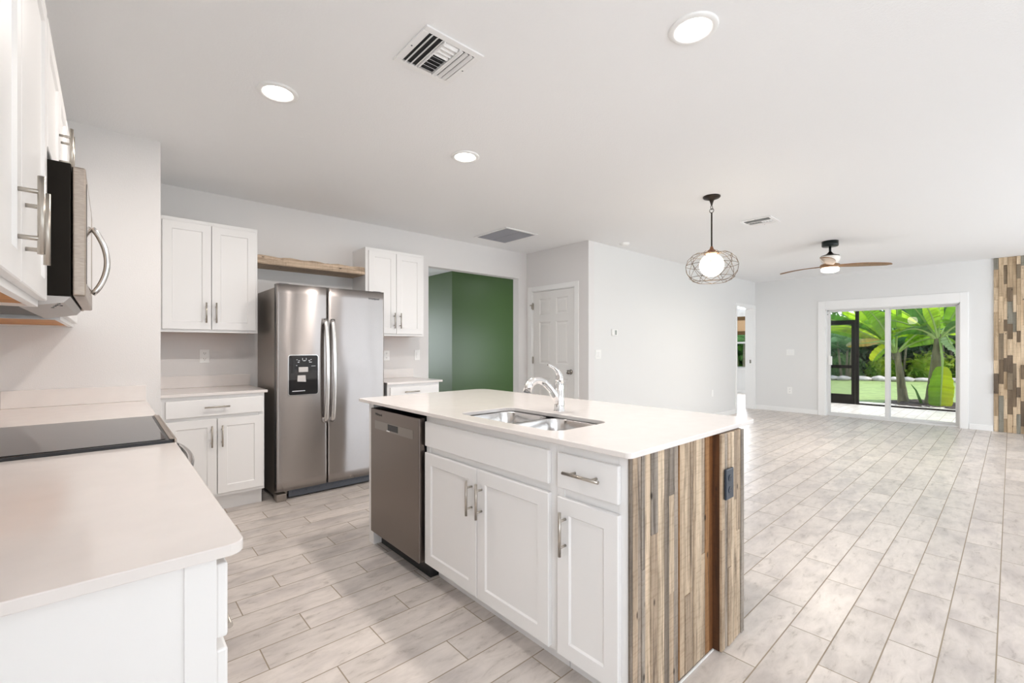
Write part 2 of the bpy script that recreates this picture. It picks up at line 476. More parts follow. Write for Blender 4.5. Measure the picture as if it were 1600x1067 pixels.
class MB:
    def __init__(s, xf=None):
        s.v = []; s.f = []; s.sm = []; s.tone = []
        s.xf = xf

    def _add(s, verts, faces, smooth=False, tone=0.0):
        k = len(s.v)
        for p in verts:
            s.v.append(s.xf(*p) if s.xf else tuple(p))
        for f in faces:
            s.f.append([i + k for i in f]); s.sm.append(smooth); s.tone.append(tone)

    def box(s, x0, x1, y0, y1, z0, z1, bev=0.0, seg=2, tone=0.0):
        x0, x1 = min(x0, x1), max(x0, x1); y0, y1 = min(y0, y1), max(y0, y1); z0, z1 = min(z0, z1), max(z0, z1)
        V = [(x0, y0, z0), (x1, y0, z0), (x1, y1, z0), (x0, y1, z0), (x0, y0, z1), (x1, y0, z1), (x1, y1, z1), (x0, y1, z1)]
        F = [(0, 3, 2, 1), (4, 5, 6, 7), (0, 1, 5, 4), (1, 2, 6, 5), (2, 3, 7, 6), (3, 0, 4, 7)]
        if bev <= 0:
            s._add(V, F, False, tone); return s
        b = bmesh.new()
        vs = [b.verts.new(p) for p in V]
        for f in F: b.faces.new([vs[i] for i in f])
        bev = min(bev, 0.49 * min(x1 - x0, y1 - y0, z1 - z0))
        bmesh.ops.bevel(b, geom=list(b.edges) + list(b.verts), offset=bev, segments=seg, profile=0.5, affect='EDGES')
        b.verts.index_update()
        s._add([tuple(v.co) for v in b.verts], [[v.index for v in f.verts] for f in b.faces], False, tone)
        b.free()
        return s

    def grid(s, rows, close_u=False, close_v=False, smooth=True, caps=False, tone=0.0):
        """rows of equal-length point lists"""
        n = len(rows); m = len(rows[0])
        V = [p for r in rows for p in r]
        F = []
        for i in range(n - (0 if close_u else 1)):
            for j in range(m - (0 if close_v else 1)):
                a = i * m + j; b2 = i * m + (j + 1) % m
                c = ((i + 1) % n) * m + (j + 1) % m; d = ((i + 1) % n) * m + j
                F.append((a, b2, c, d))
        s._add(V, F, smooth, tone)
        if caps:
            s._add(list(rows[0]), [tuple(range(m))], False, tone)
            s._add(list(rows[-1]), [tuple(range(m))[::-1]], False, tone)
        return s

    def lathe(s, prof, c=(0, 0), seg=32, smooth=True, caps=True):
        rows = []
        for r, z in prof:
            rows.append([(c[0] + r * math.cos(2 * PI * k / seg), c[1] + r * math.sin(2 * PI * k / seg), z) for k in range(seg)])
        return s.grid(rows, close_v=True, smooth=smooth, caps=caps)

    def tube(s, pts, r, seg=10, closed=False, caps=True, flat=None, up=None):
        """pts polyline; r number or list; flat = (a,b) scale of the section's two axes"""
        P = [Vector(p) for p in pts]
        n = len(P)
        R = r if isinstance(r, (list, tuple)) else [r] * n
        rows = []
        prev = None
        for i in range(n):
            if closed:
                t = P[(i + 1) % n] - P[i - 1]
            else:
                t = P[min(i + 1, n - 1)] - P[max(i - 1, 0)]
            t.normalize()
            if prev is None:
                a = Vector(up) if up else (Vector((0, 0, 1)) if abs(t.z) < 0.9 else Vector((1, 0, 0)))
            else:
                a = prev
            a = (a - t * a.dot(t)).normalized()
            prev = a
            b2 = t.cross(a)
            fa, fb = flat if flat else (1, 1)
            rows.append([tuple(P[i] + (a * math.cos(2 * PI * k / seg) * fa + b2 * math.sin(2 * PI * k / seg) * fb) * R[i]) for k in range(seg)])
        return s.grid(rows, close_u=closed, close_v=True, smooth=True, caps=caps and not closed)

    def cyl(s, a, b, r, seg=16, r2=None):
        return s.tube([a, b], [r, r if r2 is None else r2], seg)

    def sphere(s, c, r, sx=1, sy=1, sz=1, seg=20, rings=12):
        rows = []
        for i in range(rings + 1):
            th = PI * i / rings
            rr = max(1e-5, math.sin(th))
            rows.append([(c[0] + r * sx * rr * math.cos(2 * PI * k / seg), c[1] + r * sy * rr * math.sin(2 * PI * k / seg), c[2] + r * sz * math.cos(th)) for k in range(seg)])
        return s.grid(rows, close_v=True, smooth=True)

    def poly(s, pts, smooth=False, tone=0.0):
        s._add(pts, [tuple(range(len(pts)))], smooth, tone); return s

    def prism(s, outline, a0, a1, plane='XY', smooth=False, tone=0.0):
        """outline of 2D points extruded along the remaining axis"""
        def P(p, h):
            if plane == 'XY': return (p[0], p[1], h)
            if plane == 'XZ': return (p[0], h, p[1])
            return (h, p[0], p[1])
        n = len(outline)
        V = [P(p, a0) for p in outline] + [P(p, a1) for p in outline]
        F = [tuple(range(n)), tuple(range(2 * n - 1, n - 1, -1))] + [(i, (i + 1) % n, n + (i + 1) % n, n + i) for i in range(n)]
        s._add(V, F, smooth, tone)
        return s

    def shaker(s, u0, u1, z0, z1, v0, t=0.019, rail=0.058, rec=0.007):
        v1 = v0 + t
        c = 0.0025
        def ring(m, v): return [(u0 + m, v, z0 + m), (u1 - m, v, z0 + m), (u1 - m, v, z1 - m), (u0 + m, v, z1 - m)]
        loops = [ring(0, v0), ring(0, v1 - c), ring(c, v1), ring(rail, v1), ring(rail + 0.006, v1 - rec)]
        V = [p for l in loops for p in l]
        F = [(3, 2, 1, 0)]
        for i in range(len(loops) - 1):
            for j in range(4):
                F.append((i * 4 + j, i * 4 + (j + 1) % 4, (i + 1) * 4 + (j + 1) % 4, (i + 1) * 4 + j))
        k = (len(loops) - 1) * 4
        F.append((k, k + 1, k + 2, k + 3))
        s._add(V, F)
        return s

    def build(s, name, mat, parent=None, loc=None, bevel=None, autoloc=False):
        me = bpy.data.meshes.new(name)
        if parent is not None:
            o3 = ORIG[parent.name]
        elif loc is not None:
            o3 = Vector(loc)
        else:
            xs = [p[0] for p in s.v]; ys = [p[1] for p in s.v]; zs = [p[2] for p in s.v]
            o3 = Vector(((min(xs) + max(xs)) / 2, (min(ys) + max(ys)) / 2, min(zs)))
        me.from_pydata([(p[0] - o3.x, p[1] - o3.y, p[2] - o3.z) for p in s.v], [], s.f)
        b = bmesh.new(); b.from_mesh(me)
        # weld and orient
        for f, sm in zip(b.faces, s.sm): f.smooth = sm
        bmesh.ops.remove_doubles(b, verts=b.verts, dist=1e-6)
        bmesh.ops.recalc_face_normals(b, faces=b.faces)
        b.to_mesh(me); b.free()
        if any(s.tone) and len(me.polygons) == len(s.f):
            a = me.attributes.new('tone', 'FLOAT', 'FACE')
            a.data.foreach_set('value', s.tone)
        me.materials.append(mat)
        o = bpy.data.objects.new(name, me)
        COL.objects.link(o)
        if parent is not None:
            o.parent = parent
        else:
            o.location = o3
        ORIG[o.name] = o3
        if bevel:
            md = o.modifiers.new('bevel', 'BEVEL')
            md.width = bevel; md.segments = 2; md.limit_method = 'ANGLE'; md.angle_limit = math.radians(40)
        return o


def tag(o, label, cat, group=None, kind=None):
    if label: o['label'] = label
    if cat: o['category'] = cat
    if group: o['group'] = group
    if kind: o['kind'] = kind
    return o


def thing(name, label, cat, loc, group=None, kind=None):
    o = bpy.data.objects.new(name, None)
    o.empty_display_size = 0.1
    COL.objects.link(o)
    o.location = loc
    ORIG[o.name] = Vector(loc)
    return tag(o, label, cat, group, kind)


def dup(root, loc, label=None, rotz=None):
    r = root.copy(); COL.objects.link(r); r.location = loc
    ORIG[r.name] = Vector(loc)
    if rotz is not None: r.rotation_euler = (0, 0, rotz)
    if label: r['label'] = label
    def rec(src, dst):
        for ch in list(src.children):
            c = ch.copy(); COL.objects.link(c); c.parent = dst
            rec(ch, c)
    rec(root, r)
    return r


def struct(name, mb, mat, label=None, cat=None, **kw):
    o = mb.build(name, mat, loc=kw.pop('loc', (0, 0, 0)), **kw)
    return tag(o, label or name.replace('_', ' '), cat or name.split('_')[0], kind='structure')


def text_mesh(name, body, size, mat, parent, world, matrix, bold=False):
    """flat lettering with a little thickness; matrix turns the text's XY plane to the surface"""
    cu = bpy.data.curves.new(name, 'FONT')
    cu.body = body; cu.size = size; cu.extrude = 0.0004; cu.align_x = 'CENTER'; cu.align_y = 'CENTER'
    if bold: cu.offset = size * 0.02
    tmp = bpy.data.objects.new(name + '_tmp', cu)
    COL.objects.link(tmp)
    dg = bpy.context.evaluated_depsgraph_get()
    me = bpy.data.meshes.new_from_object(tmp.evaluated_get(dg))
    bpy.data.objects.remove(tmp)
    o3 = ORIG[parent.name]
    me.transform(Matrix.Translation(Vector(world) - o3) @ matrix)
    me.materials.clear(); me.materials.append(mat)
    o = bpy.data.objects.new(name, me)
    COL.objects.link(o)
    o.parent = parent
    ORIG[o.name] = o3
    return o


def rrect(x0, x1, y0, y1, r, n=6):
    """rounded rectangle, counter-clockwise; r number or 4 radii (x0y0, x1y0, x1y1, x0y1)"""
    R = r if isinstance(r, (list, tuple)) else [r] * 4
    P = []
    for (cx, cy, a0, rr) in ((x0 + R[0], y0 + R[0], PI, R[0]), (x1 - R[1], y0 + R[1], 1.5 * PI, R[1]), (x1 - R[2], y1 - R[2], 0, R[2]), (x0 + R[3], y1 - R[3], 0.5 * PI, R[3])):
        for k in range(n + 1):
            a = a0 + 0.5 * PI * k / n
            P.append((cx + rr * math.cos(a), cy + rr * math.sin(a)))
    return P


CEIL = 2.58
XW = -0.46      # range wall
YF = 4.607      # fridge wall
YT = 3.50       # long wall with the thermostat
XC = 4.42       # closet wall
XS = 9.83       # garden slider wall
YC = 3.686      # end wall of the range run

# ------------------------------------------------------------------ room shell
struct('floor', MB().box(XW - 0.15, 13.0, -3.0, 10.1, -0.1, 0.0), M['floor'], 'pale wood-look plank tile floor laid in staggered rows')
cl_ = MB(); cl_.box(-1.2, XS + 0.2, -3.15, 10.1, CEIL, CEIL + 0.1); cl_.box(XS + 0.2, 13.1, YT, 10.1, CEIL, CEIL + 0.1)
struct('ceiling', cl_, M['ceiling'], 'flat off-white ceiling over kitchen and living room')
w = MB()
w.box(XW - 0.15, XW, -0.8, YF, 0, CEIL); w.box(XW - 0.15, XW, -3.0, -2.6, 0, CEIL)
w.box(XW - 0.15, XW, -2.6, -0.8, 0, 0.85); w.box(XW - 0.15, XW, -2.6, -0.8, 2.15, CEIL)
struct('wall_left', w, M['wall'], 'greige wall behind the range and left cabinets')
struct('wall_column', MB().box(XW, 0.25, YC, YF, 0, CEIL), M['wall'], 'greige end wall beside the range run')
w = MB()
w.box(0.25, 2.812, YF, YF + 0.113, 0, CEIL)
w.box(2.812, 4.264, YF, YF + 0.113, 2.215, CEIL)
w.box(4.264, XC, YF, YF + 0.113, 0, CEIL)
struct('wall_back', w, M['wall'], 'greige wall behind the refrigerator with wide opening')
# closet wall with door opening
CD0, CD1, CDZ = 3.716, 4.49, 2.03
w = MB()
w.box(XC, XC + 0.12, YT, CD0, 0, CEIL)
w.box(XC, XC + 0.12, CD1, YF + 0.113, 0, CEIL)
w.box(XC, XC + 0.12, CD0, CD1, CDZ, CEIL)
struct('wall_closet', w, M['wall'], 'short greige wall holding the closet door')
# long wall with bedroom doorway
w = MB()
w.box(XC + 0.12, 8.90, YT, YT + 0.15, 0, CEIL)
w.box(8.90, 9.775, YT, YT + 0.15, 2.04, CEIL)
w.box(9.775, XS, YT, YT + 0.15, 0, CEIL)
struct('wall_long', w, M['wall_r'], 'long white wall with thermostat and bedroom doorway')
# garden slider wall
w = MB()
OY0, OY1, OZ = 0.53, 2.29, 1.95
w.box(XS, XS + 0.2, -3.0, OY0, 0, CEIL)
w.box(XS, XS + 0.2, OY1, YT + 0.15, 0, CEIL)
w.box(XS, XS + 0.2, OY0, OY1, OZ, CEIL)
struct('wall_right', w, M['wall_r'], 'pale grey wall around the garden sliding door')
# wall behind the camera, with an assumed wide sliding door opening and added daylight windows
w = MB()
yy0, yy1 = -3.15, -3.0
w.box(XW - 0.15, 0.3, yy0, yy1, 0, CEIL)
w.box(0.3, 1.9, yy0, yy1, 0, 0.8); w.box(0.3, 1.9, yy0, yy1, 2.1, CEIL)
w.box(1.9, 3.7, yy0, yy1, 0, CEIL)
w.box(3.7, 7.05, yy0, yy1, 2.13, CEIL)
w.box(7.05, 7.7, yy0, yy1, 0, CEIL); w.box(9.3, XS + 0.2, yy0, yy1, 0, CEIL)
w.box(7.7, 9.3, yy0, yy1, 0, 0.8); w.box(7.7, 9.3, yy0, yy1, 2.1, CEIL)
struct('wall_rear', w, M['wall_r'], 'wall behind the viewer with assumed sliding door and added daylight windows')
# foyer room behind the wide opening
w = MB()
w.box(4.44, 8.5, 6.5, 6.62, 0, CEIL)
w.box(4.44, 4.56, 6.62, 10.0, 0, CEIL)
struct('wall_green', w, M['green'], 'glossy dark green wall seen through the wide opening')
w = MB()
w.box(-1.2, -1.05, YF + 0.113, 10.0, 0, CEIL)
w.box(-1.05, 1.6, 10.0, 10.1, 0, CEIL); w.box(3.4, 4.44, 10.0, 10.1, 0, CEIL)
w.box(1.6, 3.4, 10.0, 10.1, 0, 0.5); w.box(1.6, 3.4, 10.0, 10.1, 2.2, CEIL)
w.box(-1.2, XW, YF, YF + 0.113, 0, CEIL)
struct('wall_foyer', w, M['wall'], 'white foyer walls beyond the wide opening')
w = MB()
w.box(XC + 0.12, 5.2, YF, YF + 0.113, 0, CEIL); w.box(6.5, 8.5, YF, YF + 0.113, 0, CEIL)
w.box(5.2, 6.5, YF, YF + 0.113, 0, 0.5); w.box(5.2, 6.5, YF, YF + 0.113, 1.7, CEIL)
w.box(8.5, 8.62, YT + 0.15, 6.62, 0, CEIL)
struct('wall_hall', w, M['wall'], 'white hallway wall behind the closet')
struct('floor_foyer', MB().box(-1.2, XW - 0.15, 0, 10.1, -0.1, 0), M['floor'], 'foyer tile floor beyond the opening')
# bedroom
w = MB()
BX = 12.96
w.box(BX, BX + 0.15, YT, 4.35, 0, CEIL)
w.box(BX, BX + 0.15, 5.35, 8.0, 0, CEIL)
w.box(BX, BX + 0.15, 4.35, 5.35, 0, 0.68)
w.box(BX, BX + 0.15, 4.35, 5.35, 2.1, CEIL)
w.box(XS + 0.2, BX, YT, YT + 0.15, 0, CEIL)
w.box(8.62, BX, 8.0, 8.1, 0, CEIL)
struct('wall_bedroom', w, M['wall_r'], 'white bedroom walls seen through the doorway')

# baseboards
def baseboard(name, boxes, label):
    b = MB()
    for x0, x1, y0, y1 in boxes:
        b.box(x0, x1, y0, y1, 0, 0.085, 0.003)
    return struct(name, b, M['white_trim'], label)

baseboard('baseboard_right', [(XS - 0.014, XS, 2.405, YT - 0.001), (XS - 0.014, XS, 0.18, 0.432)], 'white baseboard along the garden door wall')
baseboard('baseboard_long', [(XC, 8.83, YT - 0.014, YT)], 'white baseboard along the long white wall')
baseboard('baseboard_closet', [(XC - 0.014, XC, YT - 0.014, 3.645)], 'white baseboard beside the closet door')
baseboard('baseboard_back', [(4.27, XC - 0.015, YF - 0.014, YF)], 'white baseboard between wide opening and closet')
baseboard('baseboard_green', [(4.44, 8.4, 6.486, 6.5)], 'white baseboard below the green wall')
baseboard('baseboard_bedroom', [(BX - 0.014, BX, YT + 0.16, 7.9)], 'white baseboard under the bedroom window')

# bedroom doorway casing
c = MB()
c.box(8.835, 8.90, YT - 0.016, YT - 0.0005, 0, 2.105, 0.002)
c.box(8.90, 9.77, YT - 0.016, YT - 0.0005, 2.04, 2.105, 0.002)
c.box(9.77, 9.825, YT - 0.016, YT - 0.0005, 0, 2.105, 0.002)
c.box(8.895, 8.905, YT - 0.001, YT + 0.155, 0, 2.045)
c.box(9.755, 9.775, YT - 0.001, YT + 0.165, 0, 2.045)
c.box(8.905, 9.755, YT - 0.001, YT + 0.155, 2.032, 2.045)
struct('trim_1', c, M['white_trim'], 'white casing around the bedroom doorway', 'trim')
p = MB().box(9.7535, 9.756, YT + 0.05, YT + 0.08, 0.93, 1.0)
tag(p.build('strike_plate', M['brass_old']), 'small dark strike plate on the bedroom door jamb', 'strike plate')

# bedroom window + shade
wdw = thing('window_2', 'white framed bedroom window with garden behind', 'window', (BX, 4.85, 0.68), kind='structure')
f = MB()
f.box(BX + 0.03, BX + 0.10, 4.35, 4.39, 0.68, 2.1); f.box(BX + 0.03, BX + 0.10, 5.31, 5.35, 0.68, 2.1)
f.box(BX + 0.03, BX + 0.10, 4.39, 5.31, 0.68, 0.72); f.box(BX + 0.03, BX + 0.10, 4.39, 5.31, 2.06, 2.1)
f.box(BX + 0.03, BX + 0.10, 4.39, 5.31, 1.36, 1.41)
f.build('window_frame', M['alu_white'], wdw)
MB().box(BX + 0.06, BX + 0.064, 4.39, 5.31, 0.72, 2.06).build('pane', M['glass'], wdw)
MB().box(BX - 0.04, BX + 0.03, 4.3, 5.4, 0.655, 0.68, 0.003).build('window_sill', M['white_trim'], wdw)
sh = thing('woven_shade', 'woven tan shade with dark brown bands at the bedroom window', 'window shade', (BX - 0.03, 4.85, 1.58))
MB().box(BX - 0.045, BX - 0.005, 4.36, 5.34, 2.0, 2.1, 0.004).build('valance', M['bamboo_dark'], sh)
MB().box(BX - 0.03, BX - 0.015, 4.37, 5.33, 1.70, 2.0).build('shade_panel', M['bamboo'], sh)
MB().box(BX - 0.045, BX - 0.005, 4.37, 5.33, 1.60, 1.70, 0.006).build('bottom_band', M['bamboo_dark'], sh)

# assumed slider frame behind the viewer; rear, range-wall, hallway and foyer windows are added for daylight
g = thing('added_window_1', 'added white framed window behind the viewer, unseen, for daylight', 'window', (1.1, -3.05, 0.8), kind='structure')
f = MB()
for a, b_ in ((0.3, 0.34), (1.08, 1.12), (1.86, 1.9)): f.box(a, b_, -3.09, -3.03, 0.8, 2.1)
for a, b_ in ((0.8, 0.84), (2.06, 2.1)): f.box(0.34, 1.86, -3.09, -3.03, a, b_)
f.build('window_frame', M['alu_white'], g)
g = thing('assumed_door_3', 'assumed white framed sliding glass door behind the viewer, unseen', 'door', (5.5, -3.05, 0), kind='structure')  # unseen door, assumed from the bright reflection in the refrigerator
f = MB()
for a, b_ in ((3.7, 3.75), (5.34, 5.40), (7.0, 7.05)): f.box(a, b_, -3.09, -3.03, 0, 2.13)
for a, b_ in ((0.0, 0.05), (2.08, 2.13)): f.box(3.75, 7.0, -3.09, -3.03, a, b_)
f.build('door_frame', M['alu_white'], g)
g = thing('added_window_4', 'added white framed window in the range wall behind the viewer, unseen, for daylight', 'window', (XW - 0.08, -1.7, 0.85), kind='structure')  # unseen window added to light the island fronts and far walls
f = MB()
for a, b_ in ((-2.6, -2.56), (-1.72, -1.68), (-0.84, -0.8)): f.box(XW - 0.11, XW - 0.05, a, b_, 0.85, 2.15)
for a, b_ in ((0.85, 0.89), (2.11, 2.15)): f.box(XW - 0.11, XW - 0.05, -2.56, -0.84, a, b_)
f.build('window_frame', M['alu_white'], g)
g = thing('added_window_5', 'added white framed hallway window, unseen, lighting the green wall opposite', 'window', (5.85, YF + 0.05, 0.5), kind='structure')  # unseen window added so the green wall has something bright to reflect
f = MB()
for a, b_ in ((5.2, 5.24), (5.83, 5.87), (6.46, 6.5)): f.box(a, b_, YF + 0.04, YF + 0.10, 0.5, 1.7)
for a, b_ in ((0.5, 0.54), (1.66, 1.7)): f.box(5.24, 6.46, YF + 0.04, YF + 0.10, a, b_)
f.build('window_frame', M['alu_white'], g)
g = thing('added_window_3', 'added foyer window, unseen, giving the green wall light and sheen', 'window', (2.5, 10.0, 0.5), kind='structure')  # unseen window added to bring daylight and sheen to the green wall
f = MB()
for a, b_ in ((1.6, 1.64), (2.48, 2.52), (3.36, 3.4)): f.box(a, b_, 9.99, 10.05, 0.5, 2.2)
f.build('window_frame', M['alu_white'], g)

# ------------------------------------------------------------------ garden sliding door
sd = thing('door_2', 'two-panel sliding glass door onto the screened patio', 'door', (XS, 1.41, 0), kind='structure')
c = MB()
cx0, cx1 = XS - 0.02, XS - 0.0005
c.box(cx0, cx1, OY1, 2.402, 0, 2.105, 0.003)
c.box(cx0, cx1, 0.438, OY0, 0, 2.105, 0.003)
c.box(cx0, cx1, OY0, OY1, OZ, 2.105, 0.003)
c.box(XS - 0.001, XS + 0.09, OY1 - 0.012, OY1 + 0.001, 0, OZ)
c.box(XS - 0.001, XS + 0.09, OY0 - 0.001, OY0 + 0.012, 0, OZ)
c.box(XS - 0.001, XS + 0.09, OY0, OY1, OZ - 0.012, OZ + 0.001)
c.build('casing', M['white_trim'], sd)
f = MB()
fx0, fx1 = XS + 0.075, XS + 0.18
f.box(fx0, fx1, OY1 - 0.03, OY1, 0, OZ); f.box(fx0, fx1, OY0, OY0 + 0.03, 0, OZ)
f.box(fx0, fx1, OY0, OY1, OZ - 0.028, OZ); f.box(fx0 - 0.02, fx1, OY0, OY1, 0, 0.028)
f.build('door_frame', M['alu_white'], sd)
def slide_panel(x0, y0, y1, sl=0.045, sr=0.045):
    b = MB()
    x1 = x0 + 0.035
    b.box(x0, x1, y0, y0 + sl, 0.028, OZ - 0.028, 0.003); b.box(x0, x1, y1 - sr, y1, 0.028, OZ - 0.028, 0.003)
    b.box(x0, x1, y0 + sl, y1 - sr, 0.028, 0.062, 0.002); b.box(x0, x1, y0 + sl, y1 - sr, OZ - 0.05, OZ - 0.028, 0.002)
    p = b.build('sliding_panel', M['alu_white'], sd)
    MB().box(x0 + 0.015, x0 + 0.019, y0 + sl - 0.005, y1 - sr + 0.005, 0.055, OZ - 0.045).build('pane', M['glass'], p)
    return p
pa = slide_panel(XS + 0.085, 1.39, OY1 - 0.028, 0.06, 0.03)
slide_panel(XS + 0.13, OY0 + 0.028, 1.43, 0.03, 0.05)
h = MB().box(XS + 0.058, XS + 0.085, OY1 - 0.055, OY1 - 0.032, 0.93, 1.1, 0.006)
h.box(XS + 0.045, XS + 0.07, OY1 - 0.09, OY1 - 0.035, 0.93, 1.09, 0.006)
h.build('door_handle', M['plate'], pa)
MB().box(XS + 0.07, XS + 0.074, OY1 - 0.026, OY1 - 0.014, 1.855, 1.868).build('latch', M['black'], pa)

# ------------------------------------------------------------------ closet door
cdoor = thing('door_1', 'closed white six-panel closet door with dark round knob', 'door', (XC, (CD0 + CD1) / 2, 0), kind='structure')
c = MB()
q0, q1 = XC - 0.018, XC - 0.0005
c.box(q0, q1, CD1 - 0.0, CD1 + 0.075, 0, 2.094, 0.004)
c.box(q0, q1, CD0 - 0.068, CD0, 0, 2.094, 0.004)
c.box(q0, q1, CD0, CD1, CDZ - 0.0, 2.094, 0.004)
c.box(XC - 0.001, XC + 0.118, CD0 - 0.001, CD0 + 0.008, 0, CDZ); c.box(XC - 0.001, XC + 0.118, CD1 - 0.008, CD1 + 0.001, 0, CDZ)
c.box(XC - 0.001, XC + 0.118, CD0, CD1, CDZ - 0.008, CDZ + 0.001)
c.build('casing', M['white_trim'], cdoor)
def six_panel(y0, y1, z0, z1, x):
    """door leaf facing -X with six recessed raised panels"""
    t = 0.035
    sw = 0.115; cw = 0.10
    cols = [(y0 + sw, (y0 + y1) / 2 - cw / 2), ((y0 + y1) / 2 + cw / 2, y1 - sw)]
    rows_ = [(0.26, 0.84), (1.03, 1.60), (1.70, 1.92)]
    ys = sorted({y0, y1, *[a for c_ in cols for a in c_]}); zs = sorted({z0, z1, *[a for r_ in rows_ for a in r_]})
    b = MB()
    for i in range(len(ys) - 1):
        for j in range(len(zs) - 1):
            ya, yb, za, zb = ys[i], ys[i + 1], zs[j], zs[j + 1]
            if (ya, yb) in cols and (za, zb) in rows_:
                def ring(m, d): return [(x + d, ya + m, za + m), (x + d, yb - m, za + m), (x + d, yb - m, zb - m), (x + d, ya + m, zb - m)]
                L = [ring(0, 0), ring(0.012, 0.009), ring(0.024, 0.009), ring(0.042, 0.002)]
                V = [p for l in L for p in l]
                F = [(k * 4 + q, k * 4 + (q + 1) % 4, (k + 1) * 4 + (q + 1) % 4, (k + 1) * 4 + q) for k in range(3) for q in range(4)] + [(12, 13, 14, 15)]
                b._add(V, F)
            else:
                b.poly([(x, ya, za), (x, yb, za), (x, yb, zb), (x, ya, zb)])
    b._add([(x, y0, z0), (x, y1, z0), (x, y1, z1), (x, y0, z1), (x + t, y0, z0), (x + t, y1, z0), (x + t, y1, z1), (x + t, y0, z1)],
           [(4, 5, 6, 7), (0, 1, 5, 4), (1, 2, 6, 5), (2, 3, 7, 6), (3, 0, 4, 7)])
    return b
leafd = six_panel(CD0 + 0.011, CD1 - 0.011, 0.01, CDZ - 0.011, XC + 0.012).build('door_leaf', pbr('door_paint', (0.80, 0.79, 0.77), 0.35), cdoor)
k = MB(lambda a, b_, c_: (XC + 0.012 - c_, 3.796 + a, 0.935 + b_))
k.lathe([(0.032, 0.0), (0.032, 0.006), (0.026, 0.010), (0.012, 0.014), (0.011, 0.034), (0.022, 0.040), (0.028, 0.050), (0.027, 0.060), (0.018, 0.067), (0.001, 0.069)], seg=24)
k.build('door_knob', M['brass_old'], leafd)
for z in (0.25, 1.03, 1.78):
    b = MB(); b.box(XC - 0.004, XC + 0.011, CD1 - 0.016, CD1 - 0.008, z, z + 0.09)
    b.cyl((XC - 0.006, CD1 - 0.012, z - 0.004), (XC - 0.006, CD1 - 0.012, z + 0.094), 0.006, 10)
    b.build('hinge', M['nickel'], leafd)
b = MB(); b.box(XC - 0.022, XC - 0.012, CD1 + 0.0, CD1 + 0.03, 1.83, 1.85); b.box(XC - 0.02, XC - 0.014, CD1 - 0.012, CD1 + 0.006, 1.79, 1.84)
b.build('latch', M['nickel'], leafd)

# ------------------------------------------------------------------ handles & cabinets
def bar_handle(xf, orient, u, z, v, parent, L=0.16, post=0.096):
    b = MB(xf)
    r = 0.006; so = 0.033
    if orient == 'v':
        b.cyl((u, v + so, z - L / 2), (u, v + so, z + L / 2), r, 14)
        for dz in (-post / 2, post / 2): b.cyl((u, v - 0.001, z + dz), (u, v + so, z + dz), 0.0048, 10)
    else:
        b.cyl((u - L / 2, v + so, z), (u + L / 2, v + so, z), r, 14)
        for du in (-post / 2, post / 2): b.cyl((u + du, v - 0.001, z), (u + du, v + so, z), 0.0048, 10)
    return b.build('handle', M['nickel'], parent)


def fronts(root, xf, v0, items):
    """items: (kind, u0,u1,z0,z1, handle) with kind door / drawer / panel; handle = (orient,u,z) or None"""
    for kind, u0, u1, z0, z1, hd in items:
        b = MB(xf)
        if kind == 'door':
            b.shaker(u0, u1, z0, z1, v0 + 0.0008)
            o = b.build('door', M['cab'], root)
        else:
            b.box(u0, u1, v0 + 0.0008, v0 + 0.0198, z0, z1, 0.0045, 2)
            o = b.build('drawer' if kind == 'drawer' else 'false_front', M['cab'], root)
        if hd:
            bar_handle(xf, hd[0], hd[1], hd[2], v0 + 0.0198, o)


def upper_cabinet(xf, loc, u0, u1, v1, z0, z1, items, label, group, frame_hang=0.012):
    t = thing('upper_cabinet', label, 'cabinet', loc, group)
    b = MB(xf)
    b.box(u0, u1, 0.001, v1 - 0.019, z0 + frame_hang, z1)
    # face frame ring and sides that run below the bottom panel
    b.box(u0, u1, v1 - 0.019, v1, z0, z0 + 0.045, 0.001); b.box(u0, u1, v1 - 0.019, v1, z1 - 0.045, z1, 0.001)
    b.box(u0, u0 + 0.04, v1 - 0.019, v1, z0 + 0.045, z1 - 0.045); b.box(u1 - 0.04, u1, v1 - 0.019, v1, z0 + 0.045, z1 - 0.045)
    b.box(u0 + 0.04, u1 - 0.04, v1 - 0.021, v1 - 0.006, z0 + 0.045, z1 - 0.045)
    b.box(u0, u0 + 0.016, 0.001, v1 - 0.019, z0, z0 + frame_hang); b.box(u1 - 0.016, u1, 0.001, v1 - 0.019, z0, z0 + frame_hang)
    b.build('body', M['cab'], t)
    MB(xf).box(u0 + 0.016, u1 - 0.016, 0.002, v1 - 0.02, z0 + frame_hang - 0.004, z0 + frame_hang - 0.0005).build('bottom_panel', M['cab_wood'], t)
    fronts(t, xf, v1, items)
    return t


def base_cabinet(xf, loc, u0, u1, v1, z0, z1, items, label, group, toe=0.075, side0=True, name='base_cabinet'):
    t = thing(name, label, 'cabinet', loc, group)
    b = MB(xf)
    b.box(u0, u1, 0.001, v1 - 0.019, z0 + 0.0, z1)
    b.box(u0, u0 + 0.038, v1 - 0.019, v1, z0, z1, 0.001); b.box(u1 - 0.038, u1, v1 - 0.019, v1, z0, z1, 0.001)
    b.box(u0 + 0.038, u1 - 0.038, v1 - 0.02, v1, z1 - 0.04, z1, 0.001); b.box(u0 + 0.038, u1 - 0.038, v1 - 0.02, v1, z0, z0 + 0.038, 0.001)
    b.box(u0 + 0.038, u1 - 0.038, v1 - 0.02, v1 - 0.003, z0 + 0.038, z1 - 0.04)
    b.build('body', M['cab'], t)
    MB(xf).box(u0 + 0.002, u1 - 0.002, 0.002, v1 - toe, 0.0, z0 - 0.0005).build('toe_kick', M['cab'], t)
    fronts(t, xf, v1, items)
    return t


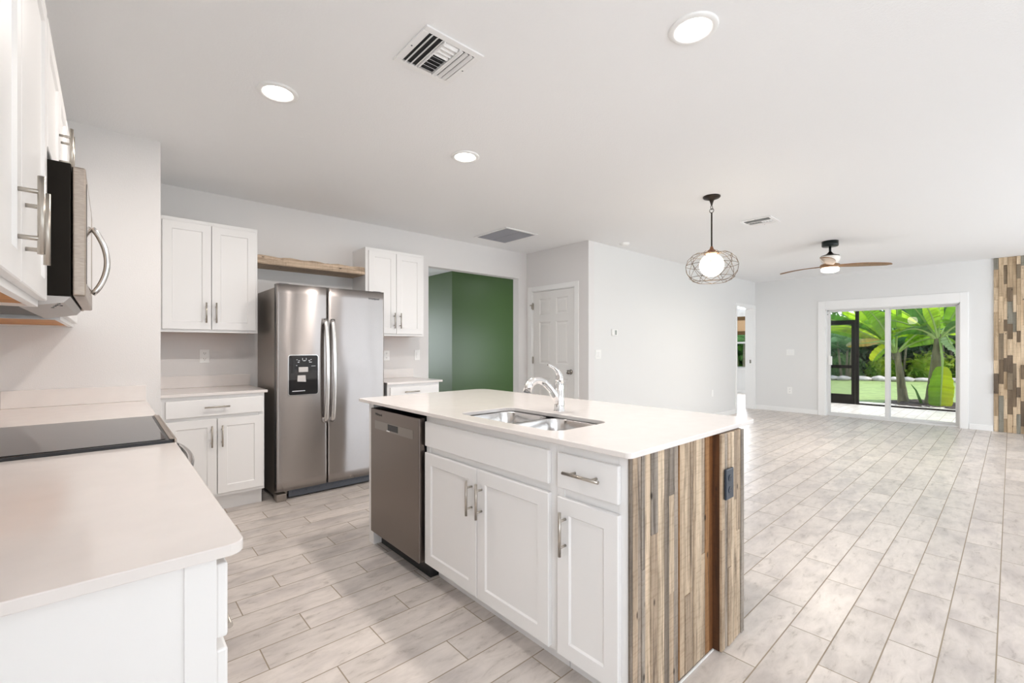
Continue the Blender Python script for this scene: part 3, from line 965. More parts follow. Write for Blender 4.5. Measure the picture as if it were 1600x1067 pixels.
# fridge wall frame: u = x, v = out from the wall
xF = lambda u, v, z: (u, YF - v, z)
vU = YF - 4.290
GU = 'white upper cabinets'
upper_cabinet(xF, (0.60, 4.45, 1.37), 0.262, 0.941, vU, 1.37, 2.252,
    [('door', 0.298, 0.609, 1.392, 2.222, ('v', 0.573, 1.525)), ('door', 0.613, 0.925, 1.392, 2.222, ('v', 0.640, 1.527))],
    'white two-door upper cabinet left of the refrigerator', GU)
upper_cabinet(xF, (2.23, 4.45, 1.37), 1.897, 2.558, vU, 1.37, 2.252,
    [('door', 1.925, 2.222, 1.392, 2.222, ('v', 2.193, 1.527)), ('door', 2.226, 2.530, 1.392, 2.222, ('v', 2.262, 1.527))],
    'white two-door upper cabinet right of the refrigerator, beside the wide opening', GU)
vB = YF - 4.000
GB = 'white base cabinets'
base_cabinet(xF, (0.60, 4.3, 0), 0.262, 0.926, vB, 0.125, 0.893,
    [('drawer', 0.296, 0.914, 0.741, 0.865, ('h', 0.602, 0.808)),
     ('door', 0.296, 0.603, 0.150, 0.716, ('v', 0.569, 0.589)), ('door', 0.608, 0.913, 0.150, 0.716, ('v', 0.635, 0.587))],
    'white base cabinet with one drawer and two doors left of the refrigerator', GB)
base_cabinet(xF, (2.27, 4.3, 0), 1.985, 2.567, vB, 0.125, 0.893,
    [('drawer', 2.01, 2.542, 0.741, 0.865, ('h', 2.23, 0.816)),
     ('door', 2.01, 2.274, 0.150, 0.716, ('v', 2.24, 0.589)), ('door', 2.279, 2.542, 0.150, 0.716, ('v', 2.31, 0.587))],
    'white base cabinet right of the refrigerator, mostly behind the island', GB)

def slab(name, outline, z0, z1, label, group=None, hole=None):
    b = bmesh.new()
    xs = [p[0] for p in outline]; ys = [p[1] for p in outline]
    c = ((min(xs) + max(xs)) / 2, (min(ys) + max(ys)) / 2)
    es = []
    for lp in [outline] + (hole or []):
        vs = [b.verts.new((p[0] - c[0], p[1] - c[1], 0)) for p in lp]
        es += [b.edges.new((vs[i], vs[(i + 1) % len(vs)])) for i in range(len(vs))]
    bmesh.ops.triangle_fill(b, edges=es, use_beauty=True, use_dissolve=True)
    r = bmesh.ops.extrude_face_region(b, geom=list(b.faces))
    for v in [g_ for g_ in r['geom'] if isinstance(g_, bmesh.types.BMVert)]: v.co.z += z1 - z0
    bmesh.ops.recalc_face_normals(b, faces=b.faces)
    me = bpy.data.meshes.new(name); b.to_mesh(me); b.free()
    me.materials.append(M['quartz'])
    o = bpy.data.objects.new(name, me); COL.objects.link(o)
    o.location = (c[0], c[1], z0)
    ORIG[o.name] = Vector(o.location)
    md = o.modifiers.new('bevel', 'BEVEL'); md.width = 0.003; md.segments = 2; md.limit_method = 'ANGLE'; md.angle_limit = math.radians(50)
    return tag(o, label, 'countertop', group)

ZC0, ZC1 = 0.894, 0.914
GC = 'white quartz countertops'
a = slab('countertop', rrect(0.253, 0.946, 3.972, YF - 0.001, [0.002, 0.006, 0.002, 0.002]), ZC0, ZC1, 'white quartz countertop left of the refrigerator')
b = slab('countertop', rrect(1.972, 2.60, 3.972, YF - 0.001, [0.002, 0.01, 0.002, 0.002]), ZC0, ZC1, 'white quartz countertop right of the refrigerator')
for x0, x1, par in ((0.253, 0.949, a), (1.975, 2.60, b)):
    s_ = MB().box(x0, x1, YF - 0.021, YF - 0.0015, ZC1 + 0.0005, 1.012, 0.0015)
    s_.build('backsplash', M['quartz'], par)

# reclaimed wood shelf above the fridge
b = MB()
n = 40
rows = []
for i in range(n + 1):
    x = 0.942 + (1.8955 - 0.942) * i / n
    w1 = 0.006 * math.sin(i * 0.7) * (0.5 + random.random()); w2 = 0.003 * (random.random() - 0.5)
    y0 = 4.300 + w2 + 0.004 * math.sin(i * 0.31)
    rows.append([(x, y0 + 0.006, 1.974), (x, y0, 1.985), (x, y0 + 0.002, 2.03), (x, y0 + 0.010, 2.046 + w1 * 0.7), (x, 4.45, 2.048), (x, YF - 0.001, 2.048), (x, YF - 0.001, 1.974)])
b.grid(rows, close_v=True, smooth=False, caps=True, tone=0.4)
tag(b.build('wood_shelf', M['shelf']), 'rough reclaimed wood shelf above the refrigerator between the upper cabinets', 'shelf')

# ------------------------------------------------------------------ refrigerator
FX0, FX1, FYF = 1.004, 1.930, 3.944
fr = thing('refrigerator', 'stainless steel side-by-side refrigerator with black water dispenser', 'refrigerator', (1.467, 4.26, 0))
b = MB()
b.box(FX0 + 0.004, FX1 - 0.004, FYF + 0.075, 4.59, 0.03, 1.745, 0.006)
b.build('body', M['steel_side'], fr)
b = MB(); b.box(FX0 + 0.10, FX1 - 0.02, FYF + 0.045, FYF + 0.074, 0.012, 0.075, 0.004)
for i in range(14):
    x = FX0 + 0.13 + i * 0.055
    b.box(x, x + 0.04, FYF + 0.040, FYF + 0.046, 0.045, 0.055)
b.build('base_grille', M['grey_plastic'], fr)
for x in (FX0 + 0.0, FX1 - 0.075):
    MB().box(x, x + 0.075, FYF + 0.004, FYF + 0.10, 0.0, 0.062, 0.006).build('foot', M['steel_side'], fr)
XSPL = 1.406
def fdoor(x0, x1):
    # plan outline with rounded front corners and slight crown
    pts = []
    r = 0.012
    n = 10
    for k_ in range(n + 1):
        a_ = PI + 0.5 * PI * k_ / n
        pts.append((x0 + r + r * math.cos(a_), FYF + 0.004 + r + r * math.sin(a_)))
    m_ = 26
    for k_ in range(1, m_):
        t_ = k_ / m_
        x = x0 + r + (x1 - x0 - 2 * r) * t_
        pts.append((x, FYF + 0.004 - 0.004 * math.sin(PI * t_)))
    for k_ in range(n + 1):
        a_ = 1.5 * PI + 0.5 * PI * k_ / n
        pts.append((x1 - r + r * math.cos(a_), FYF + 0.004 + r + r * math.sin(a_)))
    pts += [(x1, FYF + 0.072), (x0, FYF + 0.072)]
    b = MB()
    nz = 22
    rows = []
    for q_ in range(nz + 1):
        z = 0.082 + (1.768 - 0.082) * q_ / nz
        rows.append([(p[0], p[1] + (0.0005 * math.sin(p[0] * 27 + 0.9 * math.sin(z * 5.1) + 0.5 * math.sin(z * 11)) if p[1] < FYF + 0.006 else 0), z) for p in pts])
    b.grid(rows, close_v=True, smooth=True, caps=True)
    return b.build('door', M['steel'], fr, bevel=None)
dl = fdoor(FX0, XSPL - 0.004)
dr_ = fdoor(XSPL + 0.004, FX1)
for d_ in (dl, dr_):
    for p_ in d_.data.polygons:
        n_ = p_.normal
        if abs(n_.z) > 0.5 or n_.y > 0.5 : p_.use_smooth = False
def fhandle(x, par, side):
    pts = []; n = 24
    for i in range(n + 1):
        t_ = i / n
        z = 0.612 + (1.495 - 0.612) * t_
        y = FYF - 0.018 - 0.042 * math.sin(PI * t_) ** 0.6
        pts.append((x + side * 0.004 * math.sin(PI * t_), y, z))
    b = MB(); b.tube(pts, 0.018, 14, flat=(0.55, 1.0), up=(0, -1, 0))
    b.box(x - 0.014, x + 0.014, FYF - 0.02, FYF + 0.004, 0.612, 0.65, 0.004); b.box(x - 0.014, x + 0.014, FYF - 0.02, FYF + 0.004, 1.457, 1.495, 0.004)
    b.build('handle', M['steel_bright'], par)
fhandle(1.383, dl, 1); fhandle(1.442, dr_, 1)
# dispenser
dx0, dx1, dz0, dz1 = 1.092, 1.322, 0.860, 1.185
b = MB(); b.prism(rrect(dx0 - 0.005, dx1 + 0.005, dz0 - 0.005, dz1 + 0.005, 0.02), FYF - 0.0035, FYF + 0.002, 'XZ')
disp = b.build('dispenser_bezel', M['steel_bright'], dl)
b = MB(); b.prism(rrect(dx0, dx1, dz0, dz1, 0.016), FYF - 0.006, FYF - 0.0036, 'XZ')
b.build('dispenser_panel', M['black_glass'], dl)
MB().box(1.163, 1.238, FYF - 0.022, FYF - 0.0062, 1.047, 1.088, 0.003).build('dispenser_spout', M['mw_vent'], dl)
b = MB()
b.prism([(1.155, 0.97), (1.222, 0.965), (1.218, 1.02), (1.158, 1.02)], FYF - 0.018, FYF - 0.0062, 'XZ')
b.build('dispenser_paddle', M['mw_vent'], dl)
b = MB()
for (u, z, wd, ht) in ((1.150, 1.148, 0.010, 0.004), (1.165, 1.140, 0.012, 0.004), (1.160, 1.126, 0.014, 0.005), (1.196, 1.145, 0.004, 0.018), (1.225, 1.145, 0.004, 0.018), (1.202, 1.138, 0.020, 0.005), (1.245, 1.140, 0.012, 0.004), (1.262, 1.148, 0.008, 0.004), (1.250, 1.126, 0.022, 0.005), (1.148, 1.10, 0.008, 0.004), (1.268, 1.094, 0.034, 0.003), (1.118, 0.888, 0.10, 0.006)):
    MB().box(u, u + wd, FYF - 0.0068, FYF - 0.0058, z, z + ht).build('control_icon', M['print_white'], dl)
Rf = Matrix.Rotation(PI / 2, 4, 'X')
text_mesh('logo', 'Whirlpool', 0.026, M['logo'], dr_, (1.826, FYF - 0.0012, 1.700), Rf)
for x in (FX0 + 0.02, FX1 - 0.10):
    MB().box(x, x + 0.08, FYF + 0.02, FYF + 0.12, 1.7455, 1.775, 0.008).build('hinge_cover', M['grey_plastic'], fr)

# ------------------------------------------------------------------ island
xI = lambda u, v, z: (1.90 - v, u, z)      # u = y, v = out towards the range
vI = 1.90 - 1.268
IC = 'white island cabinets'
sb = base_cabinet(xI, (1.58, 1.62, 0), 1.155, 2.095, vI, 0.095, 0.893,
    [('false', 1.182, 2.083, 0.728, 0.858, None),
     ('door', 1.182, 1.629, 0.106, 0.694, ('v', 1.593, 0.562)), ('door', 1.634, 2.083, 0.106, 0.694, ('v', 1.667, 0.560))],
    'white island sink cabinet with two tall doors under a plain front panel', IC)
db = base_cabinet(xI, (1.58, 0.99, 0), 0.838, 1.1545, vI, 0.095, 0.893,
    [('drawer', 0.866, 1.138, 0.728, 0.858, ('h', 1.002, 0.798)), ('door', 0.866, 1.138, 0.106, 0.694, ('v', 1.095, 0.571))],
    'narrow white island cabinet with one drawer above one door, at the plank-clad end', IC)
# cut the sink space out of the sink cabinet body
bodyo = [c_ for c_ in sb.children if c_.name.startswith('body')][0]
me = bodyo.data
b2 = bmesh.new(); b2.from_mesh(me)
bmesh.ops.delete(b2, geom=list(b2.verts), context='VERTS')
b2.to_mesh(me); b2.free()
bpy.data.objects.remove(bodyo)
b = MB(xI)
u0, u1 = 1.155, 2.095
b.box(u0, u1, 0.001, vI - 0.019, 0.095, 0.62)
b.box(u0, u0 + 0.016, 0.001, vI - 0.019, 0.62, 0.893); b.box(u1 - 0.016, u1, 0.001, vI - 0.019, 0.62, 0.893)
b.box(u0 + 0.016, u1 - 0.016, 0.001, 0.016, 0.62, 0.893)
b.box(u0, u0 + 0.038, vI - 0.019, vI, 0.095, 0.893, 0.001); b.box(u1 - 0.038, u1, vI - 0.019, vI, 0.095, 0.893, 0.001)
b.box(u0 + 0.038, u1 - 0.038, vI - 0.019, vI, 0.853, 0.893, 0.001); b.box(u0 + 0.038, u1 - 0.038, vI - 0.019, vI, 0.095, 0.133, 0.001)
b.box(u0 + 0.038, u1 - 0.038, vI - 0.019, vI - 0.003, 0.133, 0.853)
b.build('body', M['cab'], sb)

# island end panel by the dishwasher and back wall
tag(MB().box(1.25, 2.0, 2.706, 2.77, 0.0, 0.893, 0.002).build('island_end_panel', M['cab']), 'white full-height island end panel beside the dishwasher, facing the refrigerator', 'panel')
tag(MB().box(1.905, 2.0, 0.84, 2.703, 0.0, 0.893, 0.002).build('island_back_panel', M['cab']), 'white island knee wall behind the sink cabinets', 'panel')

# countertop with sink cut-out
outl = rrect(1.228, 2.285, 0.806, 2.90, [0.022, 0.045, 0.09, 0.03], 8)
hx0, hx1, hxr = 1.33, 1.672, 1.690
hole = []
hole += [(1.405, 1.215), ] if False else []
H1 = rrect(hx0, hxr, 1.215, 1.892, [0.06, 0.06, 0.05, 0.05], 6)
ct = slab('countertop', outl, ZC0, ZC1, 'large white quartz island countertop with sink cut-out', hole=[H1])

# sink
sk = thing('kitchen_sink', 'undermount double-bowl stainless steel sink in the island', 'sink', (1.5, 1.55, 0.70))
def bowl(x0, x1, y0, y1, depth, r):
    zt = 0.8925
    b = MB()
    L = []
    for m, z, rr in ((-0.012, zt, r + 0.012), (0.0, zt, r), (0.002, zt - 0.004, r), (0.006, zt - depth * 0.45, r), (0.010, zt - depth + 0.04, r), (0.018, zt - depth + 0.015, r), (0.035, zt - depth + 0.003, r * 0.85), (0.06, zt - depth, r * 0.7)):
        L.append([(p[0], p[1], z) for p in rrect(x0 + m, x1 - m, y0 + m, y1 - m, max(0.01, rr - max(m, 0) * 0.5), 8)])
    b.grid(L, close_v=True, smooth=True)
    b.poly(L[-1])
    o = b.build('bowl', M['sink'], sk)
    cx_, cy_ = (x0 + x1) / 2 + 0.05, (y0 + y1) / 2
    d_ = MB(); d_.lathe([(0.055, zt - depth + 0.002), (0.05, zt - depth + 0.004), (0.036, zt - depth + 0.003), (0.03, zt - depth - 0.006), (0.001, zt - depth - 0.006)], (cx_, cy_), 24)
    d_.build('drain', M['chrome'], o)
    return o
bowl(1.325, 1.676, 1.575, 1.897, 0.22, 0.075)
bowl(1.325, 1.694, 1.210, 1.548, 0.19, 0.075)
MB().box(1.345, 1.665, 1.548, 1.575, 0.86, 0.8845, 0.004).build('divider', M['sink'], sk)

# faucet
fb = Vector((1.775, 1.60, ZC1))
fc = thing('faucet', 'chrome single-lever kitchen faucet with pull-out spout at the island sink', 'faucet', tuple(fb))
b = MB(); b.lathe([(0.031, ZC1 + 0.0003), (0.031, ZC1 + 0.004), (0.0265, ZC1 + 0.008), (0.0262, ZC1 + 0.06), (0.0265, ZC1 + 0.11), (0.0255, ZC1 + 0.135), (0.022, ZC1 + 0.155), (0.013, ZC1 + 0.168), (0.001, ZC1 + 0.172)], (fb.x, fb.y), 28)
b.build('body', M['chrome'], fc)
hd = Vector((1.592, 1.655, 0))
dirv = Vector((hd.x - fb.x, hd.y - fb.y, 0)).normalized()
Ls = (Vector((hd.x, hd.y, 0)) - Vector((fb.x, fb.y, 0))).length
def sp(t_, z): q = Vector((fb.x, fb.y, 0)) + dirv * t_ * Ls; return (q.x, q.y, z)
pts = [sp(0.05, 0.962), sp(0.16, 1.000), sp(0.30, 1.038), sp(0.46, 1.066), sp(0.62, 1.080), sp(0.76, 1.080), sp(0.88, 1.070), sp(0.96, 1.050)]
b = MB(); b.tube(pts, [0.020, 0.0195, 0.018, 0.0175, 0.018, 0.0195, 0.021, 0.0215], 18)
b.build('spout', M['chrome'], fc)
b = MB(); b.tube([sp(0.90, 1.071), sp(0.965, 1.052), sp(1.0, 1.024)], [0.021, 0.0225, 0.0215], 18); b.build('spray_head', M['chrome'], fc)
b = MB(); b.cyl(sp(0.998, 1.027), sp(1.003, 1.0205), 0.0185, 18); b.build('nozzle', M['grey_plastic'], fc)
pts = [sp(0.0, 1.062), sp(-0.01, 1.085), sp(0.0, 1.105), sp(0.06, 1.126), sp(0.17, 1.144), sp(0.30, 1.156), sp(0.37, 1.160)]
b = MB(); b.tube(pts, [0.025, 0.023, 0.019, 0.013, 0.009, 0.0085, 0.006], 14, flat=(0.8, 1.0)); b.build('lever', M['chrome'], fc)

# dishwasher
dw = thing('dishwasher', 'dark stainless dishwasher with pocket handle at the island end', 'dishwasher', (1.5, 2.395, 0))
DX = 1.226
MB().box(1.275, 1.88, 2.106, 2.698, 0.11, 0.872).build('body', M['black'], dw)
d = MB().box(DX, 1.262, 2.104, 2.694, 0.100, 0.872, 0.004).build('door', M['steel_dw'], dw)
MB().box(1.262, 1.2748, 2.108, 2.692, 0.12, 0.872).build('door_gasket', M['black'], dw)
b = MB(); b.prism(rrect(2.165, 2.632, 0.752, 0.802, 0.006), DX - 0.0015, DX + 0.003, 'YZ')
b.build('pocket_panel', M['steel_dw2'], d)
MB().box(DX - 0.0022, DX + 0.004, 2.335, 2.462, 0.760, 0.798, 0.002).build('pocket_handle', M['black'], d)
MB().box(DX - 0.005, DX - 0.001, 2.43, 2.47, 0.754, 0.762, 0.001).build('latch', M['steel_bright'], d)
text_mesh('logo', 'Whirlpool', 0.021, M['black'], d, (DX - 0.0006, 2.583, 0.841), Matrix.Rotation(-PI / 2, 4, 'Z') @ Rf)
MB().box(1.30, 1.87, 2.108, 2.696, 0.0, 0.109).build('toe_panel', M['black'], dw)

# reclaimed plank cladding on island end: boards individually thick, one mesh
b = MB()
YP = 0.8375
def boards(lst, y_out, y_back, x_end=None):
    for (x0, x1, tone, cuts) in lst:
        zs = [0.003] + cuts + [0.8925]
        for i in range(len(zs) - 1):
            th = random.uniform(0.0, 0.005)
            tn = tone if not isinstance(tone, (list, tuple)) else tone[i]
            b.box(x0 + 0.0006, x1 - 0.0006, y_out + th, y_back, zs[i] + 0.0005, zs[i + 1] - 0.0005, 0.0012, 1, tone=max(0.001, tn + random.uniform(-0.02, 0.02)))
boards([
    (1.262, 1.279, 0.33, []), (1.279, 1.309, 0.62, []), (1.309, 1.332, 0.50, []), (1.332, 1.353, 0.44, [0.5]), (1.353, 1.391, 0.88, []),
    (1.391, 1.436, [0.62, 0.42], [0.60]), (1.436, 1.479, 0.92, []), (1.479, 1.515, 0.34, []), (1.515, 1.552, [0.72, 0.86, 0.40], [0.35, 0.71]),
    (1.552, 1.585, 0.47, []), (1.585, 1.592, 0.2, []), (1.592, 1.633, 0.82, []), (1.633, 1.677, [0.58, 0.86], [0.30]), (1.677, 1.700, 0.68, []), (1.700, 1.721, 0.74, []),
    (1.721, 1.767, 0.90, []), (1.767, 1.799, [0.66, 0.58], [0.42]), (1.799, 1.836, 0.20, []), (1.836, 1.864, 0.10, [])], 0.828, YP)
clad = b
# post faces
b = MB()
PX0, PX1, PYF = 1.862, 2.085, 0.785
boards([(1.862, 1.892, [0.76, 0.80], [0.5]), (1.892, 1.922, 0.50, []), (1.922, 1.952, 0.72, [0.33]), (1.952, 1.982, 0.92, []), (1.982, 2.010, [0.78, 0.58], [0.60]),
        (2.010, 2.052, [0.9, 0.66], [0.46]), (2.052, 2.085, 0.46, [])], 0.787, 0.800)
# side of the post facing the range and the far side
for (y0, y1, tn) in ((0.800, 0.828, 0.02),):
    b.box(1.862, 1.872, y0, 0.8375, 0.003, 0.8925, 0.001, 1, tone=0.03)
b.box(2.0735, 2.085, 0.800, 1.05, 0.003, 0.8925, 0.001, 1, tone=0.5)
b.box(1.872, 2.0735, 0.800, 0.8375, 0.004, 0.8925, tone=0.3)
for yy in (0.0,):
    pass
for i in range(45):
    y0 = 1.05 + i * 0.0366
    b.box(2.003, 2.016, y0, y0 + 0.0356, 0.003, 0.8925, 0.001, 1, tone=random.choice([0.45, 0.6, 0.8, 0.9, 0.34]))
cl = thing('plank_cladding', 'reclaimed wood plank cladding on the island end, with a projecting corner post', 'cladding', (1.66, 0.83, 0))
clad.build('end_face', M['planks'], cl)
b.build('corner_post', M['planks'], cl)
tag(MB().box(1.29, 1.86, 0.821, 0.8275, 0.0, 0.005, 0.001).build('shoe_trim', M['white_trim']), 'thin grey-white trim strip at the foot of the plank cladding', 'trim')

# slate outlet on the post
def outlet(name, xf, u, z, v, mat, mat2, label, group=None, wd=0.071, ht=0.115, loc=None, th=0.006):
    t = thing(name, label, 'outlet', loc, group)
    MB(xf).box(u - wd / 2, u + wd / 2, v + 0.0004, v + th, z - ht / 2, z + ht / 2, 0.003).build('plate', mat, t)
    for dz in (-0.024, 0.024):
        b = MB(xf)
        b.prism([(u + 0.016 * math.cos(2 * PI * k / 20), z + dz + 0.014 * math.sin(2 * PI * k / 20)) for k in range(20)], v + th - 0.0005, v + th + 0.0018, 'XZ')
        r_ = b.build('receptacle', mat, t)
        for (a_, b_, c_, d_) in ((-0.0078, -0.0052, -0.002, 0.007), (0.0052, 0.0078, -0.002, 0.006), (-0.0024, 0.0024, -0.010, -0.006)):
            MB(xf).box(u + a_, u + b_, v + th + 0.0016, v + th + 0.0022, z + dz + c_, z + dz + d_).build('slot', mat2, r_)
    return t
xP = lambda u, v, z: (u, 0.787 - v, z)
outlet('outlet', xP, 1.912, 0.687, 0.0, M['outlet_blue'], M['black'], 'dark slate power outlet on the island corner post', loc=(1.912, 0.787, 0.687), wd=0.073, ht=0.125, th=0.010)
GO = 'white wall outlets'
outlet('outlet', xF, 0.608, 1.177, 0, M['plate'], M['dark'], 'white outlet on the wall under the left upper cabinet', loc=(0.608, YF, 1.177))
outlet('outlet', xF, 2.276, 1.163, 0, M['plate'], M['dark'], 'white outlet beside the refrigerator under the right upper cabinet', loc=(2.276, YF, 1.163))
xR = lambda u, v, z: (XS - v, u, z)
outlet('outlet', xR, 2.872, 0.42, 0, M['plate'], M['dark'], 'white outlet low on the wall left of the garden door', loc=(XS, 2.872, 0.42), wd=0.085, ht=0.13)
xT = lambda u, v, z: (u, YT - v, z)
outlet('outlet', xT, 7.86, 0.45, 0, M['plate'], M['plate'], 'white outlet low on the long white wall', loc=(7.86, YT, 0.45))

def switch(xf, u, z, label, loc, gangs=1, wd=None):
    t = thing('light_switch', label, 'light switch', loc)
    W_ = wd or (0.07 + 0.046 * (gangs - 1))
    MB(xf).box(u - W_ / 2, u + W_ / 2, 0.0004, 0.006, z - 0.0585, z + 0.0585, 0.0025).build('plate', M['plate'], t)
    for g_ in range(gangs):
        uc = u + (g_ - (gangs - 1) / 2) * 0.046
        MB(xf).box(uc - 0.0165, uc + 0.0165, 0.0055, 0.0095, z - 0.033, z + 0.033, 0.0015).build('rocker', M['white_trim'], t)
switch(xF, 2.658, 1.163, 'white light switch on the wall beside the wide opening', (2.658, YF, 1.163))
switch(xT, 4.612, 1.165, 'white double light switch on the long wall, below the thermostat', (4.612, YT, 1.165), 2)
switch(xR, 2.862, 1.158, 'white double light switch left of the garden door', (XS, 2.862, 1.158), 2, 0.132)

th = thing('thermostat', 'small white thermostat with grey display on the long white wall', 'thermostat', (4.95, YT, 1.45))
MB(xT).box(4.892, 5.008, 0.0004, 0.022, 1.405, 1.49, 0.004).build('case', M['plate'], th)
MB(xT).box(4.943, 4.985, 0.0215, 0.0226, 1.418, 1.478).build('display', M['screen_grey'], th)

# ------------------------------------------------------------------ range run (left)
xL = lambda u, v, z: (XW + v, u, z)
vR = 0.15 - XW - 0.013
base_cabinet(xL, (-0.16, 1.44, 0), 0.915, 1.972, vR, 0.115, 0.893,
    [('drawer', 0.925, 1.44, 0.741, 0.872, ('h', 1.18, 0.83)), ('drawer', 1.45, 1.962, 0.741, 0.872, ('h', 1.70, 0.83)),
     ('drawer', 0.925, 1.44, 0.435, 0.722, ('h', 1.18, 0.665)), ('drawer', 0.925, 1.44, 0.125, 0.42, ('h', 1.18, 0.36)),
     ('door', 1.45, 1.962, 0.125, 0.722, ('v', 1.50, 0.60))],
    'white drawer cabinet under the near left countertop', GB)
# end panel facing the viewer
b = MB(); b.box(XW + 0.001, 0.092, 0.9105, 0.9145, 0.115, 0.893); b.box(0.092, 0.137, 0.906, 0.9145, 0.115, 0.893, 0.001)
b.box(XW + 0.001, 0.06, 0.912, 0.93, 0.0, 0.115)
tag(b.build('cabinet_end_panel', M['cab']), 'white side panel at the near end of the left counter', 'panel')
base_cabinet(xL, (-0.16, 3.2, 0), 2.752, YC - 0.001, vR, 0.115, 0.893,
    [('drawer', 2.765, 3.2, 0.741, 0.865, ('h', 2.98, 0.81)), ('drawer', 3.205, 3.67, 0.741, 0.865, ('h', 3.43, 0.81)),
     ('door', 2.765, 3.2, 0.125, 0.722, ('v', 3.16, 0.60)), ('door', 3.205, 3.67, 0.125, 0.722, ('v', 3.245, 0.60))],
    'white base cabinet beyond the range', GB)
slab('countertop', rrect(XW + 0.001, 0.178, 0.890, 1.984, [0.002, 0.028, 0.003, 0.002], 8), ZC0, ZC1, 'white quartz countertop nearest the viewer at the left')
c2 = slab('countertop', rrect(XW + 0.001, 0.178, 2.748, YC - 0.001, [0.002, 0.003, 0.002, 0.002]), ZC0, ZC1, 'white quartz countertop beyond the range against the end wall')
s_ = MB(); s_.box(XW + 0.0215, 0.176, YC - 0.021, YC - 0.0015, ZC1 + 0.0005, 1.012, 0.0015); s_.box(XW + 0.0015, XW + 0.021, 2.75, YC - 0.0015, ZC1 + 0.0005, 1.012, 0.0015)
s_.build('backsplash', M['quartz'], c2)
s_ = MB(); s_.box(XW + 0.0015, XW + 0.021, 0.892, 1.982, ZC1 + 0.0005, 1.012, 0.0015)
s_.build('backsplash', M['quartz'], [o for o in COL.objects if o.get('label') == 'white quartz countertop nearest the viewer at the left'][0])

# range
rg = thing('range', 'slide-in electric range with black glass cooktop and curved steel handle', 'range', (-0.16, 2.366, 0))
MB().box(XW + 0.002, 0.135, 1.990, 2.742, 0.02, 0.912, 0.003).build('body', M['black'], rg)
b = MB(); b.prism(rrect(XW + 0.01, 0.172, 1.987, 2.745, 0.008), 0.9125, 0.924)
b.build('cooktop_frame', M['black'], rg)
b = MB(); b.prism(rrect(XW + 0.03, 0.150, 2.004, 2.728, 0.01), 0.9241, 0.9262)
b.build('cooktop_glass', M['cooktop'], rg)
b = MB(); b.box(0.160, 0.172, 1.989, 2.743, 0.9241, 0.928, 0.002); b.box(0.1725, 0.181, 1.988, 2.744, 0.905, 0.926, 0.003)
b.build('front_trim', M['mw_steel'], rg)
b = MB(); b.box(0.135, 0.180, 1.992, 2.740, 0.80, 0.904, 0.004)
cp = b.build('control_panel', M['steel'], rg)
for y in (2.08, 2.2, 2.53, 2.65):
    kk = MB(lambda a, b_, c_, y=y: (0.180 + c_, y + a, 0.852 + b_)); kk.lathe([(0.022, 0), (0.022, 0.02), (0.018, 0.026), (0.001, 0.026)], seg=20); kk.build('knob', M['black'], cp)
b = MB().box(0.135, 0.175, 1.993, 2.739, 0.20, 0.792, 0.005)
od = b.build('oven_door', M['steel'], rg)
MB().box(0.1755, 0.178, 2.09, 2.64, 0.33, 0.66, 0.001).build('oven_window', M['black_glass'], od)
pts = []
for i in range(25):
    t_ = i / 24; y = 2.035 + 0.665 * t_
    pts.append((0.200 + 0.052 * math.sin(PI * t_) ** 0.55, y, 0.795))
pts = [(0.176, 2.02, 0.795)] + pts + [(0.176, 2.715, 0.795)]
b = MB(); b.tube(pts, 0.014, 14); b.build('handle', M['steel_bright'], od)
MB().box(0.135, 0.172, 1.993, 2.739, 0.03, 0.195, 0.004).build('drawer', M['steel'], rg)

# left uppers
vL = -0.156 - XW
G1 = 1.392
upper_cabinet(xL, (-0.3, 1.4, 1.37), 0.86, 1.925, vL, 1.37, 2.262,
    [('door', 0.872, 1.388, 1.388, 2.245, ('v', 1.335, 1.522)), ('door', 1.392, 1.910, 1.388, 2.245, ('v', 1.447, 1.515))],
    'white upper cabinet nearest the viewer at top left', GU)
upper_cabinet(xL, (-0.3, 2.4, 1.84), 1.927, 2.749, vL, 1.835, 2.262,
    [('door', 1.940, 2.385, 1.855, 2.245, ('v', 2.345, 1.985)), ('door', 2.389, 2.736, 1.855, 2.245, ('v', 2.425, 1.985))],
    'short white upper cabinet above the microwave', GU)
upper_cabinet(xL, (-0.3, 3.2, 1.37), 2.751, YC - 0.001, vL, 1.37, 2.262,
    [('door', 2.765, 3.2, 1.388, 2.245, ('v', 3.16, 1.52)), ('door', 3.205, 3.67, 1.388, 2.245, ('v', 3.245, 1.52))],
    'white upper cabinet beyond the microwave', GU)

# microwave
mw = thing('microwave', 'over-range microwave with black case, steel door and curved handle', 'microwave', (-0.26, 2.36, 1.39))
MY0, MY1 = 1.985, 2.747
MB().box(XW + 0.002, -0.089, MY0, MY1, 1.412, 1.832, 0.003).build('body', M['mw_side'], mw)
md_ = MB().box(-0.087, -0.055, MY0 + 0.001, MY1 - 0.001, 1.414, 1.826, 0.006, 3).build('door', M['mw_steel'], mw)
MB().box(-0.0552, -0.0535, MY0 + 0.06, 2.50, 1.46, 1.79, 0.0006).build('door_window', M['black_glass'], md_)
pts = []
for i in range(21):
    t_ = i / 20
    pts.append((-0.052 + 0.047 * math.sin(PI * t_) ** 0.75, 2.585, 1.475 + 0.275 * t_))
b = MB(); b.tube(pts, 0.011, 14, flat=(1.0, 1.3), up=(1, 0, 0)); b.build('handle', M['steel_bright'], md_)
b = MB()
b.prism([(-0.20, 1.3725), (-0.105, 1.392), (-0.09, 1.411), (-0.20, 1.411)], MY0 + 0.004, MY1 - 0.004, 'XZ')
b.build('front_vent', M['mw_vent'], mw)
